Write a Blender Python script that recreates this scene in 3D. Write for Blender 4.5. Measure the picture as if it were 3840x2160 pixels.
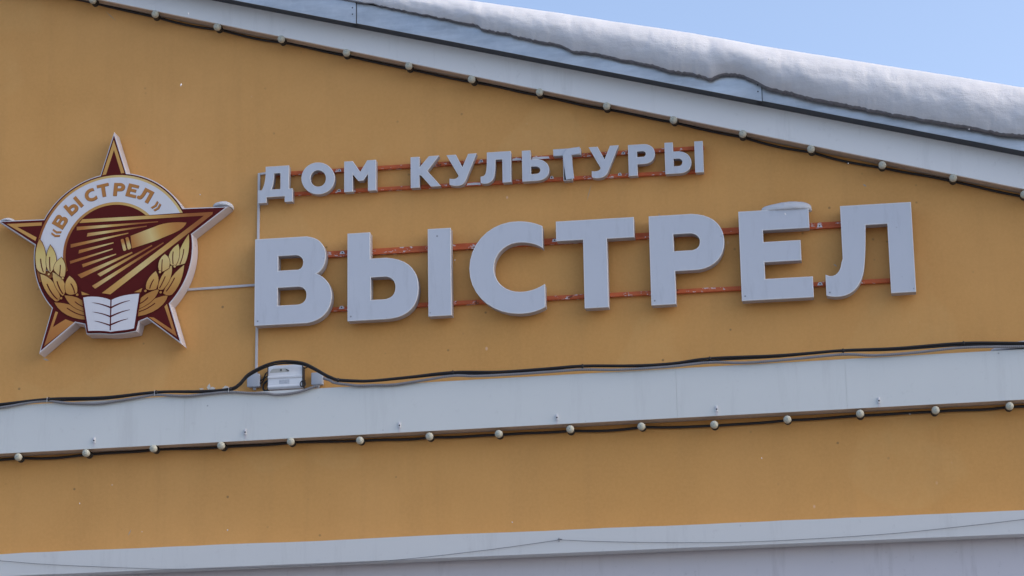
import bpy, bmesh, math, random
from mathutils import Vector, noise
from mathutils.geometry import tessellate_polygon

# ------------------------------------------------------------------ scene, camera, light
for o in list(bpy.data.objects):
    bpy.data.objects.remove(o, do_unlink=True)
scene = bpy.context.scene
COL = scene.collection
R = math.radians

cam_data = bpy.data.cameras.new('camera')
cam_data.sensor_width = 36.0
cam_data.lens = 36.0 * 9562.6 / 3840.0
cam_data.clip_end = 2000.0
cam = bpy.data.objects.new('camera', cam_data)
COL.objects.link(cam)
cam.location = (0.0, -13.936, 1.65)
cam.rotation_euler = (R(104.7143), R(0.9316), R(8.8473))
scene.camera = cam

SUN_ELEV, SUN_AZ = 38.0, 88.0           # azimuth clockwise from +Y; the facade faces -Y and lies in shade
world = bpy.data.worlds.new('World')
scene.world = world
world.use_nodes = True
wn, wl = world.node_tree.nodes, world.node_tree.links
bg = wn['Background']
sky = wn.new('ShaderNodeTexSky')
sky.sky_type = 'NISHITA'
sky.sun_disc = False
sky.sun_elevation = R(SUN_ELEV)
sky.sun_rotation = R(SUN_AZ)
sky.altitude = 150.0
sky.air_density = 0.75
sky.dust_density = 3.0
sky.ozone_density = 0.3
wl.new(sky.outputs['Color'], bg.inputs['Color'])
bg.inputs['Strength'].default_value = 0.15

sun_data = bpy.data.lights.new('sun', 'SUN')
sun_data.energy = 0.5
sun_data.angle = R(30.0)
sun_data.color = (1.0, 0.97, 0.93)
sun = bpy.data.objects.new('sun', sun_data)
COL.objects.link(sun)
el, az = R(SUN_ELEV), R(SUN_AZ)
to_sun = Vector((math.sin(az) * math.cos(el), math.cos(az) * math.cos(el), math.sin(el)))
sun.rotation_euler = to_sun.to_track_quat('Z', 'Y').to_euler()

scene.view_settings.view_transform = 'Standard'
scene.view_settings.look = 'None'
scene.view_settings.exposure = 1.0
scene.view_settings.gamma = 1.0
scene.view_settings.use_curve_mapping = False

# outlines of the sign letters: metres on the facade (x along it, z up)
LETTERS = {
 'В': ('big', (-3.5930,5.1851), [[(0.0000,0.5143),(0.3046,0.5143),(0.3272,0.5089),(0.3474,0.5025),(0.3652,0.4932),(0.3804,0.4814),(0.3931,0.4673),(0.4031,0.4514),(0.4103,0.4340),(0.4148,0.4154),(0.4163,0.3959),(0.4155,0.3782),(0.4131,0.3620),(0.4092,0.3471),(0.4039,0.3337),(0.3974,0.3218),(0.3898,0.3113),(0.3812,0.3024),(0.3717,0.2950),(0.3615,0.2892),(0.3796,0.2800),(0.3961,0.2689),(0.4107,0.2561),(0.4233,0.2415),(0.4338,0.2255),(0.4421,0.2081),(0.4479,0.1895),(0.4512,0.1699),(0.4518,0.1493),(0.4480,0.1177),(0.4397,0.0897),(0.4269,0.0655),(0.4100,0.0449),(0.3893,0.0280),(0.3650,0.0149),(0.3375,0.0055),(0.3069,0.0000),(0.2735,0.0002),(0.0000,0.0002)], [(0.1356,0.4077),(0.2380,0.4077),(0.2485,0.4066),(0.2576,0.4038),(0.2653,0.3997),(0.2718,0.3946),(0.2770,0.3888),(0.2810,0.3823),(0.2838,0.3754),(0.2854,0.3683),(0.2860,0.3612),(0.2855,0.3530),(0.2840,0.3454),(0.2815,0.3386),(0.2780,0.3326),(0.2736,0.3274),(0.2682,0.3232),(0.2620,0.3200),(0.2548,0.3178),(0.2469,0.3179),(0.1356,0.3179)], [(0.1337,0.2186),(0.2516,0.2186),(0.2633,0.2181),(0.2736,0.2153),(0.2824,0.2112),(0.2897,0.2060),(0.2957,0.1997),(0.3002,0.1924),(0.3035,0.1843),(0.3054,0.1754),(0.3061,0.1659),(0.3054,0.1551),(0.3031,0.1453),(0.2994,0.1365),(0.2943,0.1288),(0.2877,0.1223),(0.2798,0.1171),(0.2705,0.1133),(0.2599,0.1110),(0.2480,0.1101),(0.1337,0.1101)]]),
 'Ы': ('big', (-3.0462,5.1831), [[(0.0000,0.5182),(0.1311,0.5182),(0.1311,0.3608),(0.2247,0.3608),(0.2638,0.3544),(0.2984,0.3445),(0.3286,0.3308),(0.3541,0.3133),(0.3750,0.2922),(0.3913,0.2675),(0.4029,0.2393),(0.4098,0.2078),(0.4120,0.1731),(0.4091,0.1364),(0.4010,0.1039),(0.3880,0.0759),(0.3701,0.0522),(0.3477,0.0330),(0.3208,0.0181),(0.2896,0.0078),(0.2543,0.0019),(0.2151,0.0000),(0.0000,0.0000)], [(0.1347,0.2513),(0.2243,0.2513),(0.2371,0.2478),(0.2480,0.2432),(0.2571,0.2373),(0.2646,0.2302),(0.2705,0.2222),(0.2749,0.2135),(0.2779,0.2042),(0.2796,0.1945),(0.2802,0.1848),(0.2794,0.1726),(0.2772,0.1612),(0.2734,0.1508),(0.2681,0.1415),(0.2611,0.1334),(0.2524,0.1266),(0.2419,0.1213),(0.2297,0.1176),(0.2155,0.1153),(0.1347,0.1153)], [(0.4706,0.5169),(0.6022,0.5169),(0.6022,0.0021),(0.4706,0.0021)]]),
 'С': ('big', (-2.3362,5.1724), [[(0.4226,0.5064),(0.4084,0.5132),(0.3946,0.5193),(0.3802,0.5247),(0.3653,0.5293),(0.3499,0.5333),(0.3342,0.5365),(0.3182,0.5391),(0.3019,0.5411),(0.2856,0.5424),(0.2349,0.5410),(0.1870,0.5309),(0.1428,0.5130),(0.1031,0.4878),(0.0686,0.4562),(0.0403,0.4189),(0.0189,0.3765),(0.0052,0.3299),(0.0000,0.2797),(0.0039,0.2298),(0.0163,0.1832),(0.0365,0.1406),(0.0637,0.1026),(0.0970,0.0696),(0.1358,0.0424),(0.1791,0.0214),(0.2262,0.0072),(0.2764,0.0005),(0.2952,0.0000),(0.3140,0.0005),(0.3326,0.0021),(0.3508,0.0047),(0.3685,0.0083),(0.3857,0.0130),(0.4021,0.0187),(0.4178,0.0255),(0.4309,0.0332),(0.4309,0.1635),(0.4166,0.1561),(0.4030,0.1492),(0.3886,0.1429),(0.3733,0.1373),(0.3574,0.1327),(0.3407,0.1291),(0.3233,0.1267),(0.3053,0.1256),(0.2866,0.1259),(0.2579,0.1297),(0.2317,0.1377),(0.2082,0.1494),(0.1876,0.1644),(0.1702,0.1824),(0.1563,0.2029),(0.1462,0.2256),(0.1401,0.2501),(0.1382,0.2759),(0.1412,0.3030),(0.1488,0.3283),(0.1607,0.3513),(0.1766,0.3717),(0.1959,0.3889),(0.2183,0.4027),(0.2434,0.4126),(0.2707,0.4181),(0.2998,0.4188),(0.3158,0.4175),(0.3312,0.4154),(0.3460,0.4126),(0.3603,0.4090),(0.3740,0.4045),(0.3872,0.3992),(0.3999,0.3931),(0.4121,0.3860),(0.4226,0.3780)]]),
 'Т': ('big', (-1.8335,5.1830), [[(0.0000,0.5169),(0.4436,0.5169),(0.4436,0.4003),(0.2878,0.4003),(0.2878,0.0000),(0.1535,0.0000),(0.1535,0.4029),(0.0000,0.4029)]]),
 'Р': ('big', (-1.3025,5.1797), [[(0.0000,0.5187),(0.2403,0.5187),(0.2781,0.5137),(0.3117,0.5046),(0.3409,0.4915),(0.3656,0.4746),(0.3858,0.4543),(0.4013,0.4310),(0.4122,0.4048),(0.4183,0.3762),(0.4196,0.3455),(0.4161,0.3151),(0.4080,0.2874),(0.3955,0.2627),(0.3787,0.2412),(0.3579,0.2232),(0.3331,0.2088),(0.3046,0.1985),(0.2726,0.1924),(0.2371,0.1917),(0.1373,0.1917),(0.1373,0.0000),(0.0000,0.0000)], [(0.1342,0.4072),(0.2364,0.4072),(0.2486,0.4034),(0.2587,0.3993),(0.2669,0.3942),(0.2733,0.3883),(0.2782,0.3818),(0.2816,0.3749),(0.2838,0.3677),(0.2848,0.3605),(0.2850,0.3535),(0.2840,0.3442),(0.2816,0.3357),(0.2779,0.3280),(0.2727,0.3213),(0.2661,0.3156),(0.2581,0.3111),(0.2486,0.3077),(0.2375,0.3056),(0.2250,0.3058),(0.1342,0.3058)]]),
 'Е': ('big', (-0.7951,5.1773), [[(0.0000,0.5173),(0.3912,0.5173),(0.3912,0.4022),(0.1313,0.4022),(0.1313,0.3316),(0.3385,0.3316),(0.3385,0.2165),(0.1320,0.2165),(0.1320,0.1174),(0.3972,0.1174),(0.3972,0.0000),(0.0000,0.0000)]]),
 'Л': ('big', (-0.3250,5.1724), [[(0.0995,0.5203),(0.4903,0.5203),(0.4903,0.0040),(0.3560,0.0040),(0.3560,0.4042),(0.2332,0.4042),(0.2310,0.3628),(0.2289,0.3249),(0.2267,0.2906),(0.2245,0.2595),(0.2220,0.2310),(0.2193,0.2048),(0.2162,0.1804),(0.2128,0.1574),(0.2088,0.1354),(0.2010,0.1084),(0.1909,0.0838),(0.1785,0.0618),(0.1637,0.0427),(0.1464,0.0267),(0.1265,0.0142),(0.1040,0.0054),(0.0789,0.0006),(0.0510,0.0000),(0.0439,0.0005),(0.0372,0.0012),(0.0309,0.0021),(0.0251,0.0031),(0.0195,0.0042),(0.0142,0.0055),(0.0092,0.0067),(0.0044,0.0081),(0.0000,0.0094),(0.0000,0.1276),(0.0044,0.1254),(0.0085,0.1234),(0.0126,0.1218),(0.0168,0.1206),(0.0209,0.1196),(0.0251,0.1190),(0.0293,0.1186),(0.0335,0.1186),(0.0378,0.1189),(0.0479,0.1215),(0.0572,0.1261),(0.0656,0.1326),(0.0730,0.1412),(0.0794,0.1518),(0.0848,0.1645),(0.0890,0.1791),(0.0922,0.1958),(0.0995,0.2144)]]),
 'Д': ('small', (-3.5834,5.9246), [[(0.0437,0.2187),(0.1817,0.2187),(0.1817,0.0772),(0.2035,0.0772),(0.2035,0.0000),(0.1587,0.0000),(0.1587,0.0347),(0.0474,0.0347),(0.0474,0.0007),(0.0000,0.0007),(0.0000,0.0764),(0.0209,0.0764),(0.0259,0.0871),(0.0302,0.0975),(0.0338,0.1080),(0.0368,0.1187),(0.0392,0.1297),(0.0410,0.1413),(0.0423,0.1536),(0.0432,0.1667),(0.0437,0.1809)], [(0.0923,0.1772),(0.1326,0.1772),(0.1326,0.0779),(0.0751,0.0779),(0.0787,0.0875),(0.0818,0.0968),(0.0844,0.1064),(0.0866,0.1164),(0.0884,0.1271),(0.0899,0.1384),(0.0910,0.1505),(0.0918,0.1636)]]),
 'О': ('small', (-3.3253,5.9580), [[(0.1961,0.0897),(0.1949,0.0748),(0.1914,0.0604),(0.1855,0.0468),(0.1775,0.0345),(0.1676,0.0237),(0.1559,0.0147),(0.1429,0.0077),(0.1287,0.0028),(0.1138,0.0002),(0.0985,0.0000),(0.0831,0.0021),(0.0682,0.0066),(0.0540,0.0132),(0.0408,0.0219),(0.0291,0.0324),(0.0190,0.0445),(0.0109,0.0579),(0.0049,0.0722),(0.0013,0.0871),(0.0000,0.1022),(0.0011,0.1172),(0.0047,0.1316),(0.0105,0.1452),(0.0185,0.1576),(0.0285,0.1684),(0.0402,0.1775),(0.0533,0.1846),(0.0675,0.1894),(0.0825,0.1920),(0.0979,0.1922),(0.1132,0.1900),(0.1282,0.1855),(0.1424,0.1788),(0.1556,0.1701),(0.1673,0.1595),(0.1773,0.1474),(0.1854,0.1340),(0.1913,0.1197),(0.1949,0.1048)], [(0.1459,0.0926),(0.1454,0.0846),(0.1436,0.0769),(0.1408,0.0696),(0.1369,0.0630),(0.1321,0.0572),(0.1265,0.0523),(0.1201,0.0485),(0.1133,0.0459),(0.1060,0.0445),(0.0986,0.0443),(0.0912,0.0454),(0.0840,0.0477),(0.0771,0.0512),(0.0707,0.0558),(0.0650,0.0614),(0.0601,0.0679),(0.0562,0.0750),(0.0533,0.0826),(0.0516,0.0905),(0.0510,0.0986),(0.0515,0.1066),(0.0532,0.1144),(0.0560,0.1216),(0.0599,0.1283),(0.0647,0.1341),(0.0704,0.1390),(0.0767,0.1428),(0.0836,0.1454),(0.0909,0.1468),(0.0983,0.1470),(0.1057,0.1459),(0.1130,0.1435),(0.1199,0.1400),(0.1263,0.1354),(0.1319,0.1298),(0.1368,0.1233),(0.1407,0.1162),(0.1436,0.1086),(0.1453,0.1006)]]),
 'М': ('small', (-3.0708,5.9613), [[(0.0000,0.1835),(0.0492,0.1835),(0.0940,0.1144),(0.1365,0.1829),(0.1868,0.1829),(0.1868,0.0002),(0.1408,0.0002),(0.1408,0.1051),(0.1111,0.0636),(0.0826,0.0636),(0.0488,0.1078),(0.0488,0.0000),(0.0000,0.0000)]]),
 'К': ('small', (-2.6776,5.9618), [[(0.0000,0.1839),(0.0501,0.1839),(0.0501,0.1185),(0.1080,0.1839),(0.1659,0.1839),(0.0957,0.0968),(0.1739,0.0010),(0.1187,0.0010),(0.0644,0.0675),(0.0493,0.0778),(0.0493,0.0000),(0.0000,0.0000)]]),
 'У1': ('small', (-2.4652,5.9577), [[(0.0000,0.1867),(0.0523,0.1867),(0.0909,0.1079),(0.1261,0.1871),(0.1737,0.1871),(0.1066,0.0273),(0.1029,0.0208),(0.0988,0.0152),(0.0944,0.0106),(0.0895,0.0069),(0.0841,0.0041),(0.0779,0.0020),(0.0711,0.0007),(0.0634,0.0000),(0.0548,0.0000),(0.0498,0.0004),(0.0448,0.0011),(0.0399,0.0019),(0.0352,0.0029),(0.0307,0.0040),(0.0264,0.0053),(0.0224,0.0067),(0.0188,0.0081),(0.0157,0.0097),(0.0157,0.0440),(0.0201,0.0428),(0.0247,0.0418),(0.0294,0.0411),(0.0341,0.0406),(0.0388,0.0405),(0.0432,0.0406),(0.0473,0.0411),(0.0509,0.0419),(0.0538,0.0431),(0.0562,0.0445),(0.0584,0.0460),(0.0604,0.0475),(0.0623,0.0491),(0.0639,0.0508),(0.0654,0.0527),(0.0668,0.0547),(0.0680,0.0569),(0.0691,0.0593)]]),
 'Л1': ('small', (-2.2676,5.9603), [[(0.0382,0.1853),(0.1762,0.1853),(0.1762,0.0004),(0.1276,0.0004),(0.1276,0.1408),(0.0860,0.1408),(0.0855,0.1256),(0.0850,0.1115),(0.0845,0.0988),(0.0838,0.0872),(0.0829,0.0766),(0.0818,0.0667),(0.0805,0.0573),(0.0789,0.0481),(0.0769,0.0390),(0.0744,0.0320),(0.0711,0.0253),(0.0670,0.0192),(0.0620,0.0137),(0.0561,0.0089),(0.0494,0.0051),(0.0417,0.0022),(0.0331,0.0005),(0.0235,0.0000),(0.0201,0.0003),(0.0169,0.0008),(0.0139,0.0013),(0.0111,0.0020),(0.0085,0.0028),(0.0060,0.0037),(0.0037,0.0046),(0.0015,0.0055),(0.0000,0.0065),(0.0000,0.0423),(0.0044,0.0422),(0.0082,0.0426),(0.0120,0.0434),(0.0157,0.0449),(0.0192,0.0470),(0.0224,0.0499),(0.0255,0.0536),(0.0281,0.0582),(0.0305,0.0638),(0.0324,0.0717),(0.0340,0.0813),(0.0352,0.0923),(0.0362,0.1048),(0.0370,0.1187),(0.0375,0.1339),(0.0379,0.1503),(0.0381,0.1680)]]),
 'Ь': ('small', (-2.0250,5.9587), [[(0.0000,0.1836),(0.0477,0.1836),(0.0477,0.1282),(0.0855,0.1282),(0.0990,0.1255),(0.1113,0.1216),(0.1223,0.1162),(0.1319,0.1094),(0.1400,0.1015),(0.1465,0.0926),(0.1512,0.0828),(0.1540,0.0722),(0.1548,0.0610),(0.1535,0.0483),(0.1502,0.0372),(0.1451,0.0275),(0.1381,0.0192),(0.1295,0.0125),(0.1193,0.0072),(0.1076,0.0034),(0.0945,0.0009),(0.0801,0.0000),(0.0000,0.0000)], [(0.0488,0.0869),(0.0757,0.0869),(0.0823,0.0862),(0.0880,0.0845),(0.0928,0.0823),(0.0968,0.0797),(0.1000,0.0767),(0.1024,0.0734),(0.1041,0.0699),(0.1050,0.0663),(0.1053,0.0627),(0.1048,0.0582),(0.1036,0.0540),(0.1016,0.0502),(0.0989,0.0469),(0.0955,0.0442),(0.0913,0.0420),(0.0865,0.0405),(0.0810,0.0397),(0.0748,0.0401),(0.0488,0.0401)]]),
 'Т1': ('small', (-1.8429,5.9492), [[(0.0000,0.1886),(0.1574,0.1886),(0.1574,0.1510),(0.1054,0.1510),(0.1054,0.0000),(0.0560,0.0000),(0.0560,0.1505),(0.0000,0.1505)]]),
 'У2': ('small', (-1.6369,5.9518), [[(0.0000,0.1863),(0.0494,0.1863),(0.0886,0.1078),(0.1226,0.1879),(0.1703,0.1879),(0.1036,0.0309),(0.0996,0.0242),(0.0948,0.0183),(0.0893,0.0132),(0.0831,0.0088),(0.0762,0.0053),(0.0686,0.0026),(0.0603,0.0008),(0.0513,0.0000),(0.0417,0.0001),(0.0379,0.0005),(0.0342,0.0009),(0.0308,0.0016),(0.0275,0.0024),(0.0244,0.0033),(0.0215,0.0044),(0.0188,0.0057),(0.0161,0.0071),(0.0140,0.0087),(0.0140,0.0428),(0.0175,0.0417),(0.0215,0.0408),(0.0263,0.0402),(0.0316,0.0399),(0.0371,0.0401),(0.0428,0.0407),(0.0483,0.0419),(0.0533,0.0437),(0.0578,0.0462),(0.0597,0.0477),(0.0612,0.0493),(0.0625,0.0509),(0.0634,0.0527),(0.0642,0.0544),(0.0646,0.0562),(0.0649,0.0579),(0.0649,0.0596),(0.0647,0.0612)]]),
 'Р1': ('small', (-1.4107,5.9530), [[(0.0000,0.1836),(0.0908,0.1836),(0.1031,0.1820),(0.1140,0.1788),(0.1237,0.1741),(0.1319,0.1681),(0.1387,0.1611),(0.1440,0.1531),(0.1478,0.1444),(0.1500,0.1352),(0.1506,0.1255),(0.1494,0.1142),(0.1466,0.1039),(0.1424,0.0947),(0.1367,0.0867),(0.1298,0.0799),(0.1215,0.0746),(0.1122,0.0707),(0.1018,0.0683),(0.0904,0.0670),(0.0487,0.0670),(0.0487,0.0000),(0.0000,0.0000)], [(0.0486,0.1443),(0.0807,0.1443),(0.0853,0.1433),(0.0893,0.1422),(0.0926,0.1406),(0.0954,0.1388),(0.0975,0.1366),(0.0992,0.1342),(0.1003,0.1315),(0.1009,0.1287),(0.1010,0.1257),(0.1006,0.1222),(0.0997,0.1190),(0.0983,0.1162),(0.0964,0.1137),(0.0940,0.1116),(0.0911,0.1099),(0.0877,0.1087),(0.0839,0.1080),(0.0797,0.1081),(0.0486,0.1081)]]),
 'Ы1': ('small', (-1.2013,5.9499), [[(0.0000,0.1863),(0.0453,0.1863),(0.0453,0.1307),(0.0814,0.1307),(0.0946,0.1274),(0.1065,0.1234),(0.1172,0.1178),(0.1264,0.1108),(0.1341,0.1026),(0.1402,0.0935),(0.1445,0.0836),(0.1471,0.0732),(0.1477,0.0625),(0.1464,0.0503),(0.1434,0.0393),(0.1389,0.0296),(0.1328,0.0213),(0.1254,0.0143),(0.1166,0.0087),(0.1065,0.0046),(0.0953,0.0020),(0.0830,0.0011),(0.0000,0.0011)], [(0.0472,0.0898),(0.0742,0.0898),(0.0797,0.0889),(0.0845,0.0874),(0.0886,0.0854),(0.0920,0.0830),(0.0947,0.0802),(0.0967,0.0770),(0.0981,0.0735),(0.0989,0.0697),(0.0991,0.0657),(0.0986,0.0612),(0.0974,0.0572),(0.0956,0.0535),(0.0932,0.0504),(0.0902,0.0477),(0.0866,0.0455),(0.0824,0.0440),(0.0778,0.0430),(0.0726,0.0430),(0.0472,0.0430)], [(0.1705,0.1835),(0.2166,0.1835),(0.2166,0.0000),(0.1705,0.0000)]]),
}
BROKEN_T = ([(-0.0014,0.1898),(0.0803,0.1903),(0.0768,0.1858),(0.0735,0.1813),(0.0705,0.1769),(0.0677,0.1724),(0.0651,0.1680),(0.0627,0.1635),(0.0605,0.1589),(0.0586,0.1541),(0.0569,0.1492),(0.0014,0.1503)], [(0.0817,0.1881),(0.1532,0.1943),(0.1574,0.1535),(0.1042,0.1467),(0.1189,0.0038),(0.0722,-0.0004),(0.0588,0.0992),(0.0553,0.1461),(0.0571,0.1512),(0.0592,0.1562),(0.0616,0.1612),(0.0643,0.1661),(0.0673,0.1708),(0.0705,0.1754),(0.0740,0.1798),(0.0777,0.1840)])
EMB_C, EMB_R = (-4.4423,5.6710), 0.4758
EMB_OUTLINE = [(-0.0109,0.7150),(0.0675,0.4710),(0.1004,0.4651),(0.1328,0.4569),(0.1645,0.4464),(0.1955,0.4338),(0.2255,0.4190),(0.2543,0.4021),(0.2819,0.3833),(0.3081,0.3626),(0.3328,0.3400),(0.3559,0.3158),(0.3772,0.2901),(0.3966,0.2629),(0.4141,0.2344),(0.6733,0.2291),(0.4689,0.0805),(0.4731,0.0511),(0.4753,0.0214),(0.4757,-0.0083),(0.4743,-0.0380),(0.4710,-0.0675),(0.4659,-0.0968),(0.4589,-0.1257),(0.4502,-0.1541),(0.4397,-0.1819),(0.4274,-0.2090),(0.4136,-0.2353),(0.3981,-0.2606),(0.3810,-0.2850),(0.3625,-0.3082),(0.3425,-0.3303),(0.4140,-0.5608),(0.2162,-0.4048),(0.1633,-0.4248),(0.1499,-0.4814),(0.0790,-0.4900),(0.0057,-0.4924),(-0.0679,-0.4843),(-0.1415,-0.4814),(-0.1557,-0.4232),(-0.2173,-0.4073),(-0.4201,-0.5708),(-0.3542,-0.3177),(-0.3749,-0.2929),(-0.3940,-0.2667),(-0.4112,-0.2393),(-0.4266,-0.2108),(-0.4399,-0.1813),(-0.4512,-0.1510),(-0.4604,-0.1199),(-0.4675,-0.0883),(-0.4725,-0.0563),(-0.4752,-0.0241),(-0.4757,0.0083),(-0.4741,0.0406),(-0.4702,0.0728),(-0.6900,0.2240),(-0.4226,0.2186),(-0.4062,0.2478),(-0.3877,0.2758),(-0.3674,0.3024),(-0.3452,0.3275),(-0.3213,0.3509),(-0.2958,0.3727),(-0.2688,0.3926),(-0.2405,0.4105),(-0.2110,0.4264),(-0.1805,0.4402),(-0.1491,0.4518),(-0.1169,0.4612),(-0.0842,0.4683)]
EMB_CHEVRONS = [[(-0.0113,0.6858),(-0.0754,0.4728),(-0.0531,0.4757),(-0.0087,0.6239),(0.0385,0.4763),(0.0587,0.4782)],
  [(-0.6540,0.2089),(-0.4374,0.2054),(-0.4389,0.1863),(-0.5889,0.1868),(-0.4666,0.1153),(-0.4734,0.0943)],
  [(-0.3375,-0.3399),(-0.4009,-0.5458),(-0.2224,-0.4122),(-0.2758,-0.3905),(-0.3505,-0.4336),(-0.3225,-0.3460)],
  [(0.3318,-0.3318),(0.3948,-0.5308),(0.2235,-0.4052),(0.2550,-0.4090),(0.3659,-0.4878),(0.3175,-0.3478)]]
EMB_ARROW = [[(-0.1877,0.2052),(0.4164,0.2120),(0.6024,0.2080),(0.4865,0.1006),(0.3730,-0.0088),(-0.0315,-0.2635),(-0.1716,-0.1492),(-0.2290,0.0075),(-0.2166,0.1344)]]
EMB_STRIPES = [[(-0.1899,0.2086),(0.5982,0.2051),(0.5460,0.1860),(-0.2075,0.1872)],
  [(0.5982,0.2051),(0.5460,0.1860),(-0.0603,-0.2461),(-0.0085,-0.2563),(0.5963,0.1914)]]
EMB_RAYS = [[(-0.2228,0.1647),(0.2697,0.1689),(0.2698,0.1636),(-0.2222,0.1433)],
  [(-0.1557,0.1222),(0.2016,0.1464),(0.2018,0.1401),(-0.1594,0.1012)],
  [(-0.2571,0.0602),(0.0915,0.1106),(0.0916,0.1042),(-0.2564,0.0389)],
  [(-0.2050,0.0220),(0.0029,0.0575),(0.0030,0.0511),(-0.2076,0.0010)],
  [(-0.2594,-0.0416),(-0.0015,0.0196),(-0.0014,0.0132),(-0.2558,-0.0588)],
  [(-0.1845,-0.0650),(0.0204,-0.0124),(0.0206,-0.0188),(-0.1787,-0.0844)],
  [(-0.2093,-0.1270),(0.1153,-0.0074),(0.1207,-0.0151),(-0.1875,-0.1494)],
  [(-0.0908,-0.1296),(0.2357,0.0278),(0.2379,0.0203),(-0.0713,-0.1455)],
  [(-0.1206,-0.1996),(0.3038,0.0396),(0.3060,0.0331),(-0.1011,-0.2175)]]
EMB_BULLET = [[(0.1057,0.0896),(0.2755,0.1452),(0.3025,0.1512),(0.3306,0.1546),(0.3592,0.1559),(0.3877,0.1553),(0.4154,0.1532),(0.4416,0.1499),(0.4357,0.1378),(0.4262,0.1262),(0.4132,0.1154),(0.3969,0.1052),(0.3776,0.0959),(0.3555,0.0873),(0.2510,0.0491),(0.1159,0.0127)],
  [(0.0471,0.0655),(0.0472,0.0693),(0.0494,0.0722),(0.0530,0.0740),(0.0571,0.0746),(0.0609,0.0740),(0.0638,0.0719),(0.0822,0.0083),(0.0803,0.0047),(0.0770,0.0023),(0.0729,0.0012),(0.0688,0.0012),(0.0653,0.0026),(0.0633,0.0052)],
  [(0.0754,0.0744),(0.0760,0.0782),(0.0785,0.0811),(0.0822,0.0828),(0.0864,0.0832),(0.0903,0.0822),(0.0933,0.0797),(0.1115,0.0193),(0.1096,0.0152),(0.1062,0.0117),(0.1020,0.0090),(0.0975,0.0076),(0.0935,0.0077),(0.0906,0.0099)]]
EMB_BOOK = [[(-0.1791,-0.2615),(-0.1505,-0.2583),(-0.1187,-0.2581),(-0.0858,-0.2608),(-0.0539,-0.2662),(-0.0251,-0.2740),(-0.0015,-0.2840),(0.0226,-0.2740),(0.0506,-0.2664),(0.0813,-0.2611),(0.1136,-0.2578),(0.1464,-0.2563),(0.1785,-0.2564),(0.1499,-0.4793),(0.1247,-0.4839),(0.0996,-0.4864),(0.0747,-0.4876),(0.0505,-0.4884),(0.0274,-0.4897),(0.0057,-0.4924),(-0.0162,-0.4881),(-0.0395,-0.4849),(-0.0640,-0.4826),(-0.0894,-0.4812),(-0.1153,-0.4804),(-0.1415,-0.4803)],
  [(-0.1684,-0.2684),(-0.1442,-0.2658),(-0.1154,-0.2659),(-0.0843,-0.2689),(-0.0533,-0.2747),(-0.0248,-0.2832),(-0.0012,-0.2945),(0.0228,-0.2836),(0.0504,-0.2754),(0.0802,-0.2697),(0.1106,-0.2661),(0.1405,-0.2644),(0.1682,-0.2642),(0.1413,-0.4694),(0.1197,-0.4735),(0.0968,-0.4759),(0.0732,-0.4774),(0.0494,-0.4785),(0.0259,-0.4801),(0.0034,-0.4829),(-0.0176,-0.4787),(-0.0400,-0.4755),(-0.0634,-0.4732),(-0.0869,-0.4716),(-0.1101,-0.4707),(-0.1324,-0.4704)],
  [(-0.0044,-0.2922),(0.0029,-0.2927),(0.0032,-0.4745),(-0.0042,-0.4741)],
  [(-0.1200,-0.3005),(-0.0975,-0.3035),(-0.0770,-0.3076),(-0.0579,-0.3126),(-0.0396,-0.3185),(-0.0217,-0.3250),(-0.0035,-0.3321),(-0.0032,-0.3426),(-0.0215,-0.3337),(-0.0395,-0.3259),(-0.0577,-0.3189),(-0.0768,-0.3128),(-0.0974,-0.3074)],
  [(-0.1133,-0.3575),(-0.0930,-0.3602),(-0.0740,-0.3638),(-0.0559,-0.3683),(-0.0384,-0.3738),(-0.0209,-0.3802),(-0.0031,-0.3876),(-0.0029,-0.3970),(-0.0207,-0.3882),(-0.0382,-0.3807),(-0.0558,-0.3741),(-0.0739,-0.3685),(-0.0929,-0.3637)],
  [(-0.1013,-0.4115),(-0.0855,-0.4140),(-0.0695,-0.4175),(-0.0534,-0.4220),(-0.0369,-0.4274),(-0.0201,-0.4333),(-0.0029,-0.4398),(-0.0027,-0.4492),(-0.0199,-0.4413),(-0.0368,-0.4342),(-0.0532,-0.4278),(-0.0694,-0.4222),(-0.0854,-0.4175)],
  [(0.0029,-0.3325),(0.0224,-0.3239),(0.0409,-0.3169),(0.0588,-0.3112),(0.0766,-0.3068),(0.0946,-0.3034),(0.1134,-0.3009),(0.1135,-0.3030),(0.0947,-0.3074),(0.0767,-0.3124),(0.0590,-0.3183),(0.0411,-0.3252),(0.0227,-0.3333),(0.0031,-0.3429)],
  [(0.0031,-0.3848),(0.0231,-0.3771),(0.0419,-0.3708),(0.0600,-0.3656),(0.0778,-0.3615),(0.0959,-0.3584),(0.1147,-0.3564),(0.1147,-0.3585),(0.0959,-0.3625),(0.0779,-0.3671),(0.0601,-0.3726),(0.0421,-0.3791),(0.0233,-0.3866),(0.0033,-0.3952)],
  [(0.0033,-0.4349),(0.0229,-0.4283),(0.0400,-0.4228),(0.0556,-0.4183),(0.0706,-0.4148),(0.0862,-0.4120),(0.1033,-0.4101),(0.1034,-0.4122),(0.0863,-0.4161),(0.0707,-0.4204),(0.0557,-0.4254),(0.0402,-0.4311),(0.0232,-0.4377),(0.0035,-0.4453)]]
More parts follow.
